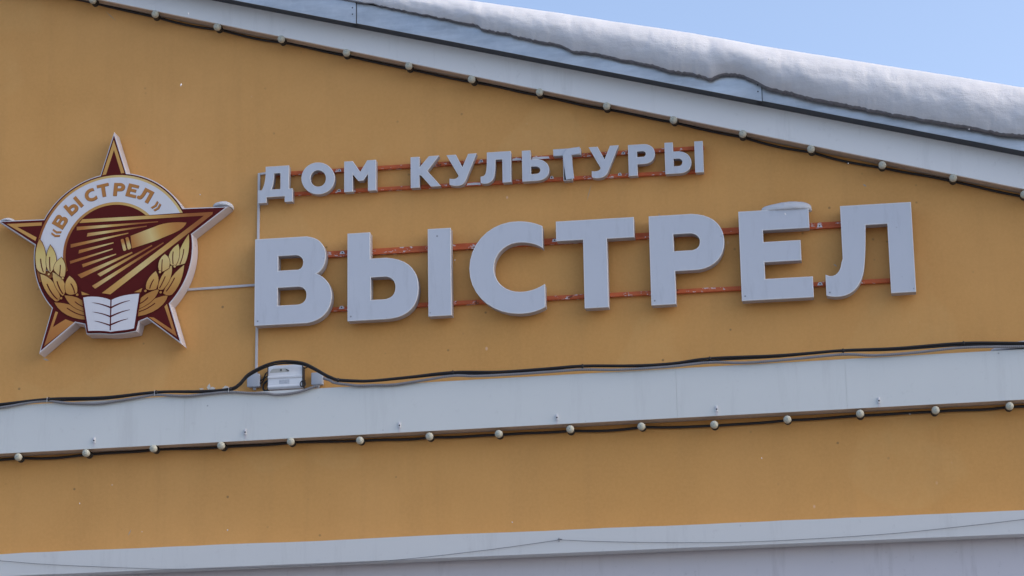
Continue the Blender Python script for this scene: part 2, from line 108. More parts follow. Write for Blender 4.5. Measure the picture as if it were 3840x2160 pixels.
EMB_LEAVES = [[(-0.4470,0.1034),(-0.4301,0.0794),(-0.4169,0.0502),(-0.4077,0.0162),(-0.4024,-0.0223),(-0.4011,-0.0650),(-0.4039,-0.1116),(-0.4154,-0.1086),(-0.4260,-0.1049),(-0.4357,-0.1000),(-0.4444,-0.0936),(-0.4520,-0.0853),(-0.4583,-0.0746),(-0.4642,-0.0425),(-0.4671,-0.0108),(-0.4668,0.0199),(-0.4634,0.0495),(-0.4568,0.0774)],
  [(-0.3795,0.0611),(-0.3646,0.0417),(-0.3529,0.0206),(-0.3446,-0.0013),(-0.3399,-0.0228),(-0.3389,-0.0428),(-0.3417,-0.0601),(-0.3476,-0.0703),(-0.3533,-0.0801),(-0.3587,-0.0890),(-0.3639,-0.0965),(-0.3691,-0.1023),(-0.3744,-0.1059),(-0.3877,-0.0919),(-0.3970,-0.0690),(-0.4015,-0.0398),(-0.4006,-0.0067),(-0.3935,0.0277)],
  [(-0.3079,-0.0176),(-0.2943,-0.0397),(-0.2860,-0.0599),(-0.2820,-0.0789),(-0.2814,-0.0974),(-0.2832,-0.1160),(-0.2864,-0.1353),(-0.2975,-0.1365),(-0.3079,-0.1341),(-0.3181,-0.1283),(-0.3284,-0.1195),(-0.3393,-0.1078),(-0.3514,-0.0935),(-0.3525,-0.0771),(-0.3492,-0.0622),(-0.3422,-0.0488),(-0.3324,-0.0370),(-0.3207,-0.0265)],
  [(-0.4359,-0.1098),(-0.4146,-0.1174),(-0.3921,-0.1300),(-0.3695,-0.1487),(-0.3478,-0.1746),(-0.3282,-0.2087),(-0.3116,-0.2520),(-0.3103,-0.2619),(-0.3121,-0.2699),(-0.3164,-0.2759),(-0.3227,-0.2797),(-0.3306,-0.2811),(-0.3393,-0.2799),(-0.3659,-0.2566),(-0.3881,-0.2303),(-0.4060,-0.2018),(-0.4199,-0.1718),(-0.4298,-0.1409)],
  [(-0.3606,-0.1035),(-0.3393,-0.1153),(-0.3208,-0.1290),(-0.3053,-0.1445),(-0.2928,-0.1617),(-0.2837,-0.1807),(-0.2781,-0.2012),(-0.2791,-0.2153),(-0.2809,-0.2263),(-0.2835,-0.2349),(-0.2868,-0.2414),(-0.2909,-0.2466),(-0.2957,-0.2508),(-0.3119,-0.2351),(-0.3273,-0.2146),(-0.3409,-0.1904),(-0.3516,-0.1631),(-0.3585,-0.1339)],
  [(-0.2568,-0.1317),(-0.2378,-0.1481),(-0.2236,-0.1658),(-0.2141,-0.1841),(-0.2087,-0.2025),(-0.2073,-0.2202),(-0.2094,-0.2367),(-0.2211,-0.2426),(-0.2329,-0.2459),(-0.2447,-0.2465),(-0.2559,-0.2446),(-0.2661,-0.2401),(-0.2751,-0.2330),(-0.2804,-0.2124),(-0.2823,-0.1936),(-0.2808,-0.1764),(-0.2761,-0.1604),(-0.2681,-0.1456)],
  [(-0.3455,-0.2869),(-0.3146,-0.2900),(-0.2835,-0.2959),(-0.2527,-0.3049),(-0.2223,-0.3172),(-0.1926,-0.3331),(-0.1640,-0.3526),(-0.1585,-0.4000),(-0.1940,-0.3941),(-0.2297,-0.3832),(-0.2642,-0.3672),(-0.2960,-0.3460),(-0.3236,-0.3192)],
  [(-0.2852,-0.2482),(-0.2596,-0.2509),(-0.2361,-0.2558),(-0.2150,-0.2626),(-0.1967,-0.2711),(-0.1815,-0.2808),(-0.1699,-0.2914),(-0.1619,-0.3506),(-0.1853,-0.3426),(-0.2084,-0.3322),(-0.2305,-0.3184),(-0.2511,-0.3004),(-0.2695,-0.2773)],
  [(0.4575,0.0780),(0.4605,0.0360),(0.4600,-0.0002),(0.4568,-0.0310),(0.4515,-0.0570),(0.4448,-0.0788),(0.4374,-0.0969),(0.4272,-0.1000),(0.4174,-0.1023),(0.4082,-0.1041),(0.3997,-0.1056),(0.3920,-0.1070),(0.3852,-0.1086),(0.3897,-0.0753),(0.3965,-0.0441),(0.4060,-0.0140),(0.4190,0.0158),(0.4359,0.0462)],
  [(0.3955,0.0215),(0.4011,0.0020),(0.4036,-0.0198),(0.4031,-0.0426),(0.3995,-0.0652),(0.3928,-0.0862),(0.3831,-0.1042),(0.3740,-0.1064),(0.3654,-0.1056),(0.3575,-0.1022),(0.3503,-0.0964),(0.3440,-0.0884),(0.3386,-0.0785),(0.3384,-0.0579),(0.3426,-0.0386),(0.3508,-0.0208),(0.3626,-0.0048),(0.3776,0.0094)],
  [(0.3157,-0.0350),(0.3284,-0.0446),(0.3378,-0.0558),(0.3438,-0.0689),(0.3464,-0.0840),(0.3457,-0.1012),(0.3415,-0.1208),(0.3324,-0.1262),(0.3236,-0.1309),(0.3151,-0.1348),(0.3067,-0.1378),(0.2982,-0.1398),(0.2894,-0.1409),(0.2818,-0.1263),(0.2784,-0.1080),(0.2798,-0.0878),(0.2862,-0.0677),(0.2980,-0.0495)],
  [(0.4323,-0.1050),(0.4285,-0.1406),(0.4215,-0.1739),(0.4111,-0.2047),(0.3977,-0.2328),(0.3813,-0.2577),(0.3622,-0.2792),(0.3500,-0.2821),(0.3394,-0.2823),(0.3302,-0.2803),(0.3222,-0.2768),(0.3155,-0.2725),(0.3097,-0.2679),(0.3217,-0.2364),(0.3376,-0.2059),(0.3570,-0.1770),(0.3796,-0.1503),(0.4048,-0.1261)],
  [(0.3589,-0.1007),(0.3602,-0.1270),(0.3579,-0.1528),(0.3518,-0.1778),(0.3418,-0.2016),(0.3276,-0.2241),(0.3092,-0.2448),(0.3040,-0.2467),(0.2988,-0.2477),(0.2936,-0.2476),(0.2883,-0.2465),(0.2831,-0.2443),(0.2778,-0.2410),(0.2802,-0.2151),(0.2880,-0.1886),(0.3005,-0.1628),(0.3169,-0.1387),(0.3366,-0.1176)],
  [(0.2631,-0.1331),(0.2728,-0.1512),(0.2785,-0.1687),(0.2805,-0.1861),(0.2791,-0.2035),(0.2745,-0.2215),(0.2673,-0.2404),(0.2547,-0.2438),(0.2431,-0.2453),(0.2324,-0.2451),(0.2229,-0.2435),(0.2145,-0.2407),(0.2075,-0.2370),(0.2060,-0.2169),(0.2102,-0.1973),(0.2190,-0.1786),(0.2314,-0.1614),(0.2464,-0.1460)],
  [(0.3382,-0.2810),(0.3276,-0.3094),(0.3079,-0.3353),(0.2803,-0.3578),(0.2459,-0.3762),(0.2056,-0.3897),(0.1606,-0.3976),(0.1658,-0.3467),(0.1898,-0.3302),(0.2163,-0.3153),(0.2447,-0.3025),(0.2748,-0.2921),(0.3061,-0.2848)],
  [(0.2851,-0.2414),(0.2776,-0.2627),(0.2661,-0.2833),(0.2501,-0.3027),(0.2287,-0.3209),(0.2012,-0.3374),(0.1670,-0.3520),(0.1751,-0.2897),(0.1930,-0.2762),(0.2117,-0.2653),(0.2307,-0.2565),(0.2495,-0.2498),(0.2678,-0.2448)],
  [(-0.1842,-0.2297),(-0.1319,-0.2515),(-0.1794,-0.2520)],
  [(0.1843,-0.2294),(0.1344,-0.2518),(0.1743,-0.2551)]]
EMB_VEINS = [[(-0.4389,-0.0174),(-0.4325,-0.0177),(-0.4308,-0.0315),(-0.4286,-0.0457),(-0.4258,-0.0602),(-0.4223,-0.0744),(-0.4180,-0.0879),(-0.4128,-0.1005),(-0.4181,-0.1024),(-0.4238,-0.0888),(-0.4286,-0.0746),(-0.4324,-0.0600),(-0.4354,-0.0454),(-0.4375,-0.0311)],
  [(-0.3837,-0.0099),(-0.3773,-0.0103),(-0.3772,-0.0258),(-0.3767,-0.0407),(-0.3759,-0.0552),(-0.3748,-0.0696),(-0.3733,-0.0840),(-0.3714,-0.0987),(-0.3767,-0.0984),(-0.3790,-0.0836),(-0.3808,-0.0692),(-0.3822,-0.0549),(-0.3831,-0.0404),(-0.3836,-0.0255)],
  [(-0.3162,-0.0616),(-0.3097,-0.0641),(-0.3104,-0.0782),(-0.3111,-0.0910),(-0.3118,-0.1025),(-0.3125,-0.1129),(-0.3133,-0.1222),(-0.3141,-0.1305),(-0.3195,-0.1271),(-0.3184,-0.1156),(-0.3174,-0.1045),(-0.3167,-0.0936),(-0.3162,-0.0829),(-0.3160,-0.0722)],
  [(-0.3956,-0.1734),(-0.3893,-0.1717),(-0.3800,-0.1911),(-0.3703,-0.2092),(-0.3599,-0.2260),(-0.3488,-0.2412),(-0.3368,-0.2550),(-0.3238,-0.2671),(-0.3279,-0.2711),(-0.3415,-0.2594),(-0.3539,-0.2458),(-0.3655,-0.2304),(-0.3762,-0.2132),(-0.3862,-0.1942)],
  [(-0.3355,-0.1610),(-0.3292,-0.1593),(-0.3239,-0.1736),(-0.3183,-0.1876),(-0.3123,-0.2010),(-0.3058,-0.2138),(-0.2987,-0.2260),(-0.2908,-0.2374),(-0.2960,-0.2402),(-0.3040,-0.2297),(-0.3115,-0.2180),(-0.3184,-0.2052),(-0.3247,-0.1914),(-0.3304,-0.1767)],
  [(-0.2512,-0.1795),(-0.2449,-0.1778),(-0.2379,-0.1883),(-0.2322,-0.1987),(-0.2276,-0.2091),(-0.2241,-0.2191),(-0.2216,-0.2289),(-0.2199,-0.2382),(-0.2252,-0.2400),(-0.2275,-0.2298),(-0.2306,-0.2195),(-0.2346,-0.2092),(-0.2394,-0.1990),(-0.2450,-0.1891)],
  [(-0.2703,-0.3258),(-0.2661,-0.3218),(-0.2500,-0.3333),(-0.2331,-0.3440),(-0.2155,-0.3536),(-0.1975,-0.3619),(-0.1794,-0.3686),(-0.1613,-0.3737),(-0.1611,-0.3789),(-0.1802,-0.3742),(-0.1992,-0.3674),(-0.2179,-0.3589),(-0.2360,-0.3490),(-0.2536,-0.3378)],
  [(-0.2227,-0.2906),(-0.2186,-0.2866),(-0.2101,-0.2940),(-0.2017,-0.3004),(-0.1935,-0.3061),(-0.1850,-0.3114),(-0.1762,-0.3162),(-0.1669,-0.3210),(-0.1668,-0.3262),(-0.1771,-0.3217),(-0.1869,-0.3167),(-0.1962,-0.3111),(-0.2052,-0.3049),(-0.2140,-0.2981)],
  [(0.4317,-0.0102),(0.4265,-0.0099),(0.4255,-0.0256),(0.4231,-0.0412),(0.4195,-0.0566),(0.4150,-0.0718),(0.4098,-0.0867),(0.4040,-0.1012),(0.4102,-0.1016),(0.4156,-0.0870),(0.4206,-0.0721),(0.4249,-0.0569),(0.4284,-0.0415),(0.4307,-0.0259)],
  [(0.3690,-0.0223),(0.3638,-0.0220),(0.3620,-0.0347),(0.3612,-0.0470),(0.3612,-0.0591),(0.3618,-0.0716),(0.3628,-0.0848),(0.3641,-0.0989),(0.3694,-0.0992),(0.3682,-0.0851),(0.3673,-0.0719),(0.3668,-0.0595),(0.3669,-0.0473),(0.3676,-0.0350)],
  [(0.3048,-0.0660),(0.2995,-0.0657),(0.2984,-0.0784),(0.2978,-0.0905),(0.2975,-0.1022),(0.2974,-0.1137),(0.2975,-0.1253),(0.2978,-0.1372),(0.3030,-0.1375),(0.3028,-0.1256),(0.3027,-0.1140),(0.3027,-0.1025),(0.3030,-0.0908),(0.3037,-0.0787)],
  [(0.3792,-0.1807),(0.3739,-0.1772),(0.3672,-0.1913),(0.3600,-0.2049),(0.3523,-0.2181),(0.3440,-0.2310),(0.3350,-0.2437),(0.3251,-0.2562),(0.3304,-0.2596),(0.3402,-0.2467),(0.3492,-0.2337),(0.3576,-0.2207),(0.3653,-0.2076),(0.3725,-0.1943)],
  [(0.3235,-0.1702),(0.3182,-0.1667),(0.3132,-0.1784),(0.3081,-0.1900),(0.3028,-0.2014),(0.2972,-0.2127),(0.2913,-0.2239),(0.2850,-0.2351),(0.2903,-0.2385),(0.2966,-0.2269),(0.3025,-0.2154),(0.3081,-0.2040),(0.3134,-0.1927),(0.3185,-0.1814)],
  [(0.2546,-0.1841),(0.2494,-0.1817),(0.2440,-0.1902),(0.2392,-0.1986),(0.2351,-0.2071),(0.2315,-0.2160),(0.2286,-0.2256),(0.2263,-0.2360),(0.2316,-0.2373),(0.2342,-0.2278),(0.2372,-0.2186),(0.2407,-0.2098),(0.2448,-0.2012),(0.2494,-0.1926)],
  [(0.2638,-0.3260),(0.2595,-0.3216),(0.2457,-0.3319),(0.2313,-0.3412),(0.2161,-0.3495),(0.2002,-0.3567),(0.1836,-0.3627),(0.1663,-0.3676),(0.1664,-0.3728),(0.1847,-0.3679),(0.2023,-0.3617),(0.2191,-0.3543),(0.2349,-0.3458),(0.2499,-0.3363)],
  [(0.2212,-0.2902),(0.2169,-0.2857),(0.2088,-0.2940),(0.2008,-0.3011),(0.1929,-0.3071),(0.1850,-0.3123),(0.1772,-0.3168),(0.1694,-0.3208),(0.1696,-0.3260),(0.1787,-0.3220),(0.1876,-0.3174),(0.1962,-0.3120),(0.2047,-0.3058),(0.2130,-0.2985)]]
EMB_BERRIES = [(-0.3825,-0.1160),(-0.2968,-0.1442),(-0.3027,-0.2651),(-0.2059,-0.2495),(0.3769,-0.1123),(0.2894,-0.1409),(0.2960,-0.2629),(0.2046,-0.2494)]
EMB_TEXT = [('«',159.66,0.3729),('В',147.69,0.3835),('Ы',130.06,0.3833),('С',112.48,0.3815),('Т',99.98,0.3845),('Р',85.60,0.3792),('Е',73.39,0.3814),('Л',60.44,0.3837),('»',44.81,0.3658)]
SNOW_LIP = [(-2.930,7.059),(-2.699,6.989),(-2.442,6.915),(-2.348,6.885),(-2.247,6.857),(-2.221,6.832),(-2.068,6.790),(-1.918,6.739),(-1.767,6.701),(-1.693,6.655),(-1.567,6.635),(-1.403,6.581),(-1.237,6.537),(-1.156,6.501),(-1.016,6.470),(-0.913,6.434),(-0.876,6.446),(-0.824,6.460),(-0.755,6.447),(-0.693,6.422),(-0.624,6.372),(-0.571,6.348),(-0.464,6.315),(-0.349,6.274),(-0.120,6.213),(-0.006,6.181),(0.258,6.110),(0.558,6.037),(0.671,6.002),(0.801,5.981)]
SNOW_TOP = [(-2.870,7.183),(-2.203,7.036),(-1.733,6.930),(-1.005,6.760),(-0.685,6.671),(-0.143,6.540),(0.428,6.404),(0.824,6.307)]
BLACK_CABLE = [(-5.332,4.783),(-5.091,4.790),(-4.796,4.807),(-4.466,4.800),(-4.157,4.816),(-3.892,4.807),(-3.726,4.813),(-3.668,4.840),(-3.625,4.886),(-3.568,4.919),(-3.502,4.945),(-3.437,4.957),(-3.368,4.955),(-3.295,4.941),(-3.234,4.910),(-3.169,4.869),(-3.132,4.850),(-3.093,4.835),(-2.988,4.823),(-2.890,4.819),(-2.682,4.829),(-2.433,4.844),(-2.170,4.833),(-1.916,4.837),(-1.697,4.843),(-1.413,4.830),(-1.195,4.831),(-0.984,4.849),(-0.637,4.846),(-0.442,4.850),(-0.249,4.856),(0.041,4.853),(0.406,4.863),(0.730,4.846),(0.958,4.843)]
GREY_LEFT = [(-5.331,4.764),(-5.090,4.771),(-4.911,4.792),(-4.796,4.794),(-4.687,4.778),(-4.510,4.766),(-4.377,4.777),(-4.235,4.793),(-4.156,4.799),(-3.980,4.785),(-3.848,4.791),(-3.735,4.795),(-3.602,4.782),(-3.512,4.776),(-3.457,4.766),(-3.384,4.767),(-3.313,4.777),(-3.259,4.793),(-3.212,4.806)]
GREY_RIGHT = [(-3.180,4.848),(-3.143,4.834),(-3.115,4.818),(-3.042,4.804),(-2.971,4.794),(-2.890,4.793),(-2.767,4.790),(-2.597,4.807),(-2.433,4.824),(-2.298,4.815),(-2.085,4.815),(-1.874,4.819),(-1.698,4.822),(-1.497,4.811),(-1.226,4.813),(-0.985,4.826),(-0.784,4.814),(-0.540,4.821),(-0.250,4.833),(-0.076,4.819),(0.135,4.823),(0.404,4.838),(0.729,4.827),(0.957,4.825)]
CABLE_TIES = [(-4.796,4.807),(-4.157,4.816),(-3.720,4.813),(-3.093,4.834),(-2.433,4.844),(-1.697,4.843),(-0.984,4.849),(-0.249,4.856),(0.406,4.863)]
THIN_WIRE = [(-5.155,3.888),(-5.059,3.880),(-4.768,3.847),(-4.269,3.807),(-4.008,3.792),(-3.502,3.784),(-2.848,3.791),(-2.295,3.826),(-1.861,3.868),(-1.851,3.870),(-1.647,3.853),(-1.253,3.830),(-0.776,3.816),(-0.109,3.827),(0.363,3.855),(0.666,3.878),(0.779,3.887)]
RAIL_BIG_UP = [(-3.336,5.609),(-3.179,5.618),(-0.230,5.612),(0.138,5.612)]
RAIL_BIG_LOW = [(-3.334,5.277),(-3.153,5.282),(-1.539,5.272),(0.025,5.269),(0.120,5.268)]
RAIL_SMALL_UP = [(-3.548,6.113),(-3.363,6.117),(-1.115,6.112),(-0.981,6.112)]
RAIL_SMALL_LOW = [(-3.547,5.987),(-3.347,5.989),(-1.297,5.977),(-0.986,5.973)]
PLATES = [(-3.112,6.111),(-3.113,5.988),(-2.272,6.114),(-1.445,6.108),(-1.468,5.982),(-1.862,5.988)]
PLATES_BIG = [(-3.093,5.611),(-3.097,5.284),(-1.853,5.611),(-0.347,5.606),(-0.360,5.269)]
BARE = [(-2.091,6.112),(-2.035,6.111),(-1.976,6.112),(-1.873,6.112),(-2.358,5.990),(-2.276,5.990)]
DUCT_V = [(-3.597,6.130),(-3.601,5.561),(-3.603,4.894)]
DUCT_TOP = [(-3.597,6.134),(-3.552,6.134)]
DUCT_H = [(-4.029,5.446),(-3.610,5.451)]
JUNCTION = [(-3.648,4.915),(-3.572,4.838),(-3.271,4.904),(-3.203,4.832)]
PSU = [(-3.521,4.957),(-3.322,4.956),(-3.323,4.817),(-3.523,4.816)]
FLAKES = [(-3.946,4.853),(-3.936,4.881),(-3.928,4.901),(-3.916,4.879),(-3.897,4.868),(-3.895,4.846),(-3.859,4.851),(-3.840,4.865),(-3.828,4.882),(-3.815,4.874),(-3.808,4.850)]
BULBS_LOW = [(-4.979,4.477),(-4.568,4.481),(-4.171,4.491),(-3.772,4.488),(-3.374,4.495),(-2.974,4.485),(-2.575,4.487),(-2.180,4.482),(-1.778,4.486),(-1.376,4.489),(-0.975,4.477),(-0.572,4.489),(-0.174,4.496),(0.228,4.497),(0.628,4.504)]
BULBS_RAKE = [(-4.604,7.247),(-4.221,7.129),(-3.832,7.022),(-3.443,6.914),(-3.055,6.801),(-2.678,6.690),(-2.298,6.583),(-1.912,6.476),(-1.525,6.365),(-1.139,6.259),(-0.754,6.145),(-0.368,6.030),(0.019,5.914),(0.405,5.810),(0.787,5.696)]
CLIPS = [(-4.525,4.554),(-3.635,4.560),(-2.743,4.557),(-1.849,4.559),(-0.958,4.563),(-0.069,4.567)]
SEAMS = [(-2.968,6.945),(-0.631,6.335)]
BAND_SEAMS = [(-3.993,4.764),(-3.047,4.718),(-2.101,4.671),(-1.177,4.701),(-0.242,4.699)]
SNOW_E = [(-0.659,5.721),(-0.646,5.736),(-0.621,5.744),(-0.523,5.741),(-0.449,5.725),(-0.398,5.704),(-0.391,5.683)]
LEDGE_SNOW = [(0.599,4.881),(0.664,4.891),(0.737,4.896),(0.895,4.904)]
SCRATCHES = [(-4.5637,7.2183,-4.4954,7.1516,0.0022),(-1.6363,5.9423,-1.6666,5.8402,0.0020),(-2.5407,5.5023,-2.5222,5.4821,0.0030),(-0.9269,5.5577,-0.9190,5.5259,0.0040),(-0.0949,5.8448,-0.0734,5.8277,0.0050),(-4.3491,4.0135,-4.3310,4.0512,0.0030),(-1.2549,5.7432,-1.2467,5.7110,0.0040),(-4.8896,5.0808,-4.8487,5.0675,0.0060),(-1.0215,5.4488,-1.0071,5.4292,0.0040),(-0.2816,5.3871,-0.2601,5.3703,0.0040)]
# ------------------------------------------------------------------ helpers
def thing(name, label, cat, loc=(0, 0, 0), group=None):
    o = bpy.data.objects.new(name, None)
    o.empty_display_size = 0.1
    COL.objects.link(o)
    o.location = loc
    return tag(o, label, cat, group)

def tag(o, label, cat, group=None):
    o['label'] = label
    o['category'] = cat
    if group:
        o['group'] = group
    return o

def obj(name, verts, faces, mat, parent=None, smooth=None, loc=None):
    me = bpy.data.meshes.new(name)
    me.from_pydata([tuple(v) for v in verts], [], faces)
    bm = bmesh.new(); bm.from_mesh(me)
    bmesh.ops.recalc_face_normals(bm, faces=bm.faces)
    bm.to_mesh(me); bm.free()
    me.materials.append(mat)
    if smooth is not None:
        me.polygons.foreach_set('use_smooth', [True] * len(me.polygons))
        me.set_sharp_from_angle(angle=R(smooth))
    return link(name, me, parent, loc)

def link(name, me, parent=None, loc=None):
    o = bpy.data.objects.new(name, me)
    COL.objects.link(o)
    o.parent = parent
    if loc:
        o.location = loc
    return o

def area(p):
    return 0.5 * sum(p[i - 1][0] * p[i][1] - p[i][0] * p[i - 1][1] for i in range(len(p)))

def oriented(rings):
    """outer contours counter-clockwise, holes clockwise; returns [(ring, is_hole)]"""
    out = []
    for i, r in enumerate(rings):
        x, z = r[0]
        inside = False
        for j, q in enumerate(rings):
            if j == i:
                continue
            c = False
            for k in range(len(q)):
                (x1, z1), (x2, z2) = q[k - 1], q[k]
                if (z1 > z) != (z2 > z) and x < (x2 - x1) * (z - z1) / (z2 - z1) + x1:
                    c = not c
            inside |= c
        r = list(r)
        if (area(r) < 0) != inside:
            r.reverse()
        out.append((r, inside))
    return out

def offset(ring, d, limit=4.0):
    n = len(ring); out = []
    for i in range(n):
        a, b, c = Vector(ring[i - 1]), Vector(ring[i]), Vector(ring[(i + 1) % n])
        e1 = (b - a).normalized(); e2 = (c - b).normalized()
        n1 = Vector((e1.y, -e1.x)); n2 = Vector((e2.y, -e2.x))
        m = n1 + n2
        if m.length < 1e-6:
            m = n1
        m.normalize()
        k = min(1.0 / max(m.dot(n1), 1e-3), limit)
        out.append(tuple(b + m * (d * k)))
    return out

def cap(rings, y, verts, faces):
    """fill oriented rings (outer + holes) at depth y"""
    outers = [r for r, h in rings if not h]
    holes = [r for r, h in rings if h]
    for o_ in outers:
        grp = [o_]
        for h in holes:
            x, z = h[0]; c = False
            for k in range(len(o_)):
                (x1, z1), (x2, z2) = o_[k - 1], o_[k]
                if (z1 > z) != (z2 > z) and x < (x2 - x1) * (z - z1) / (z2 - z1) + x1:
                    c = not c
            if c:
                grp.append(h)
        base = len(verts)
        for g in grp:
            verts.extend((p[0], y, p[1]) for p in g)
        for t in tessellate_polygon([[Vector((p[0], p[1], 0)) for p in g] for g in grp]):
            faces.append(tuple(base + i for i in t))

def walls(ra, ya, rb, yb, verts, faces):
    b = len(verts); n = len(ra)
    verts.extend((p[0], ya, p[1]) for p in ra)
    verts.extend((p[0], yb, p[1]) for p in rb)
    for i in range(n):
        j = (i + 1) % n
        faces.append((b + i, b + j, b + n + j, b + n + i))

def flat(name, ring, y, mat, parent, thick=0.0004):
    """a thin printed / cut-vinyl piece lying on the plane y, facing -y"""
    v, f = [], []
    r = oriented([ring])
    cap(r, y - thick, v, f)
    walls(r[0][0], y, r[0][0], y - thick, v, f)
    return obj(name, v, f, mat, parent)

def box(name, x0, x1, y0, y1, z0, z1, mat, parent=None, bev=0.0, seg=2):
    bm = bmesh.new()
    bmesh.ops.create_cube(bm, size=1)
    for v in bm.verts:
        v.co = Vector((x0 + (v.co.x + .5) * (x1 - x0), y0 + (v.co.y + .5) * (y1 - y0), z0 + (v.co.z + .5) * (z1 - z0)))
    if bev:
        bmesh.ops.bevel(bm, geom=list(bm.edges), offset=bev, segments=seg, profile=0.5, affect='EDGES')
    me = bpy.data.meshes.new(name); bm.to_mesh(me); bm.free()
    me.materials.append(mat)
    if bev:
        me.polygons.foreach_set('use_smooth', [True] * len(me.polygons)); me.set_sharp_from_angle(angle=R(40))
    return link(name, me, parent)

def prism(name, pts, y0, y1, mat, parent=None, loc=None):
    """polygon in x,z pushed from y0 to y1"""
    r = oriented([pts]); v, f = [], []
    cap(r, y0, v, f); cap(r, y1, v, f); walls(r[0][0], y0, r[0][0], y1, v, f)
    bm = bmesh.new(); me = bpy.data.meshes.new(name)
    me.from_pydata(v, [], f); bm.from_mesh(me)
    bmesh.ops.remove_doubles(bm, verts=bm.verts, dist=1e-5)
    bmesh.ops.recalc_face_normals(bm, faces=bm.faces)
    bm.to_mesh(me); bm.free(); me.materials.append(mat)
    return link(name, me, parent, loc)

def catmull(pts, n=6):
    out = []
    P = [pts[0]] + list(pts) + [pts[-1]]
    for i in range(1, len(P) - 2):
        p0, p1, p2, p3 = (Vector(q) for q in P[i - 1:i + 3])
        for k in range(n):
            t = k / n
            out.append(0.5 * ((2 * p1) + (p2 - p0) * t + (2 * p0 - 5 * p1 + 4 * p2 - p3) * t * t + (3 * p1 - p0 - 3 * p2 + p3) * t ** 3))
    out.append(Vector(P[-1]))
    return out

def tube_data(path, r, sides=8, radius=None):
    v, f = [], []; n = len(path)
    up = Vector((0, 1, 0))
    for i, p in enumerate(path):
        p = Vector(p)
        t = (Vector(path[min(i + 1, n - 1)]) - Vector(path[max(i - 1, 0)])).normalized()
        a = t.cross(up)
        a = a.normalized() if a.length > 1e-4 else Vector((1, 0, 0))
        b = t.cross(a)
        rr = radius(i) if radius else r
        for k in range(sides):
            w_ = 2 * math.pi * k / sides
            v.append(p + (a * math.cos(w_) + b * math.sin(w_)) * rr)
    for i in range(n - 1):
        for k in range(sides):
            k2 = (k + 1) % sides
            f.append((i * sides + k, i * sides + k2, (i + 1) * sides + k2, (i + 1) * sides + k))
    f.append(tuple(range(sides))); f.append(tuple(range((n - 1) * sides, n * sides)))
    return v, f

def tube(name, path, r, mat, parent=None, sides=8, radius=None):
    v, f = tube_data(path, r, sides, radius)
    return obj(name, v, f, mat, parent, smooth=50)

def lathe_y(profile, seg=24):
    """profile of (radius, y) turned round the y axis"""
    v, f = [], []
    for r_, y in profile:
        for k in range(seg):
            a = 2 * math.pi * k / seg
            v.append((r_ * math.cos(a), y, r_ * math.sin(a)))
    for i in range(len(profile) - 1):
        for k in range(seg):
            k2 = (k + 1) % seg
            f.append((i * seg + k, i * seg + k2, (i + 1) * seg + k2, (i + 1) * seg + k))
    f.append(tuple(range(seg))); f.append(tuple(range((len(profile) - 1) * seg, len(profile) * seg)))
    return v, f

def mesh_of(name, v, f, mat, smooth=40):
    me = bpy.data.meshes.new(name)
    me.from_pydata([tuple(p) for p in v], [], f)
    bm = bmesh.new(); bm.from_mesh(me); bmesh.ops.recalc_face_normals(bm, faces=bm.faces); bm.to_mesh(me); bm.free()
    me.materials.append(mat)
    me.polygons.foreach_set('use_smooth', [True] * len(me.polygons)); me.set_sharp_from_angle(angle=R(smooth))
    return me

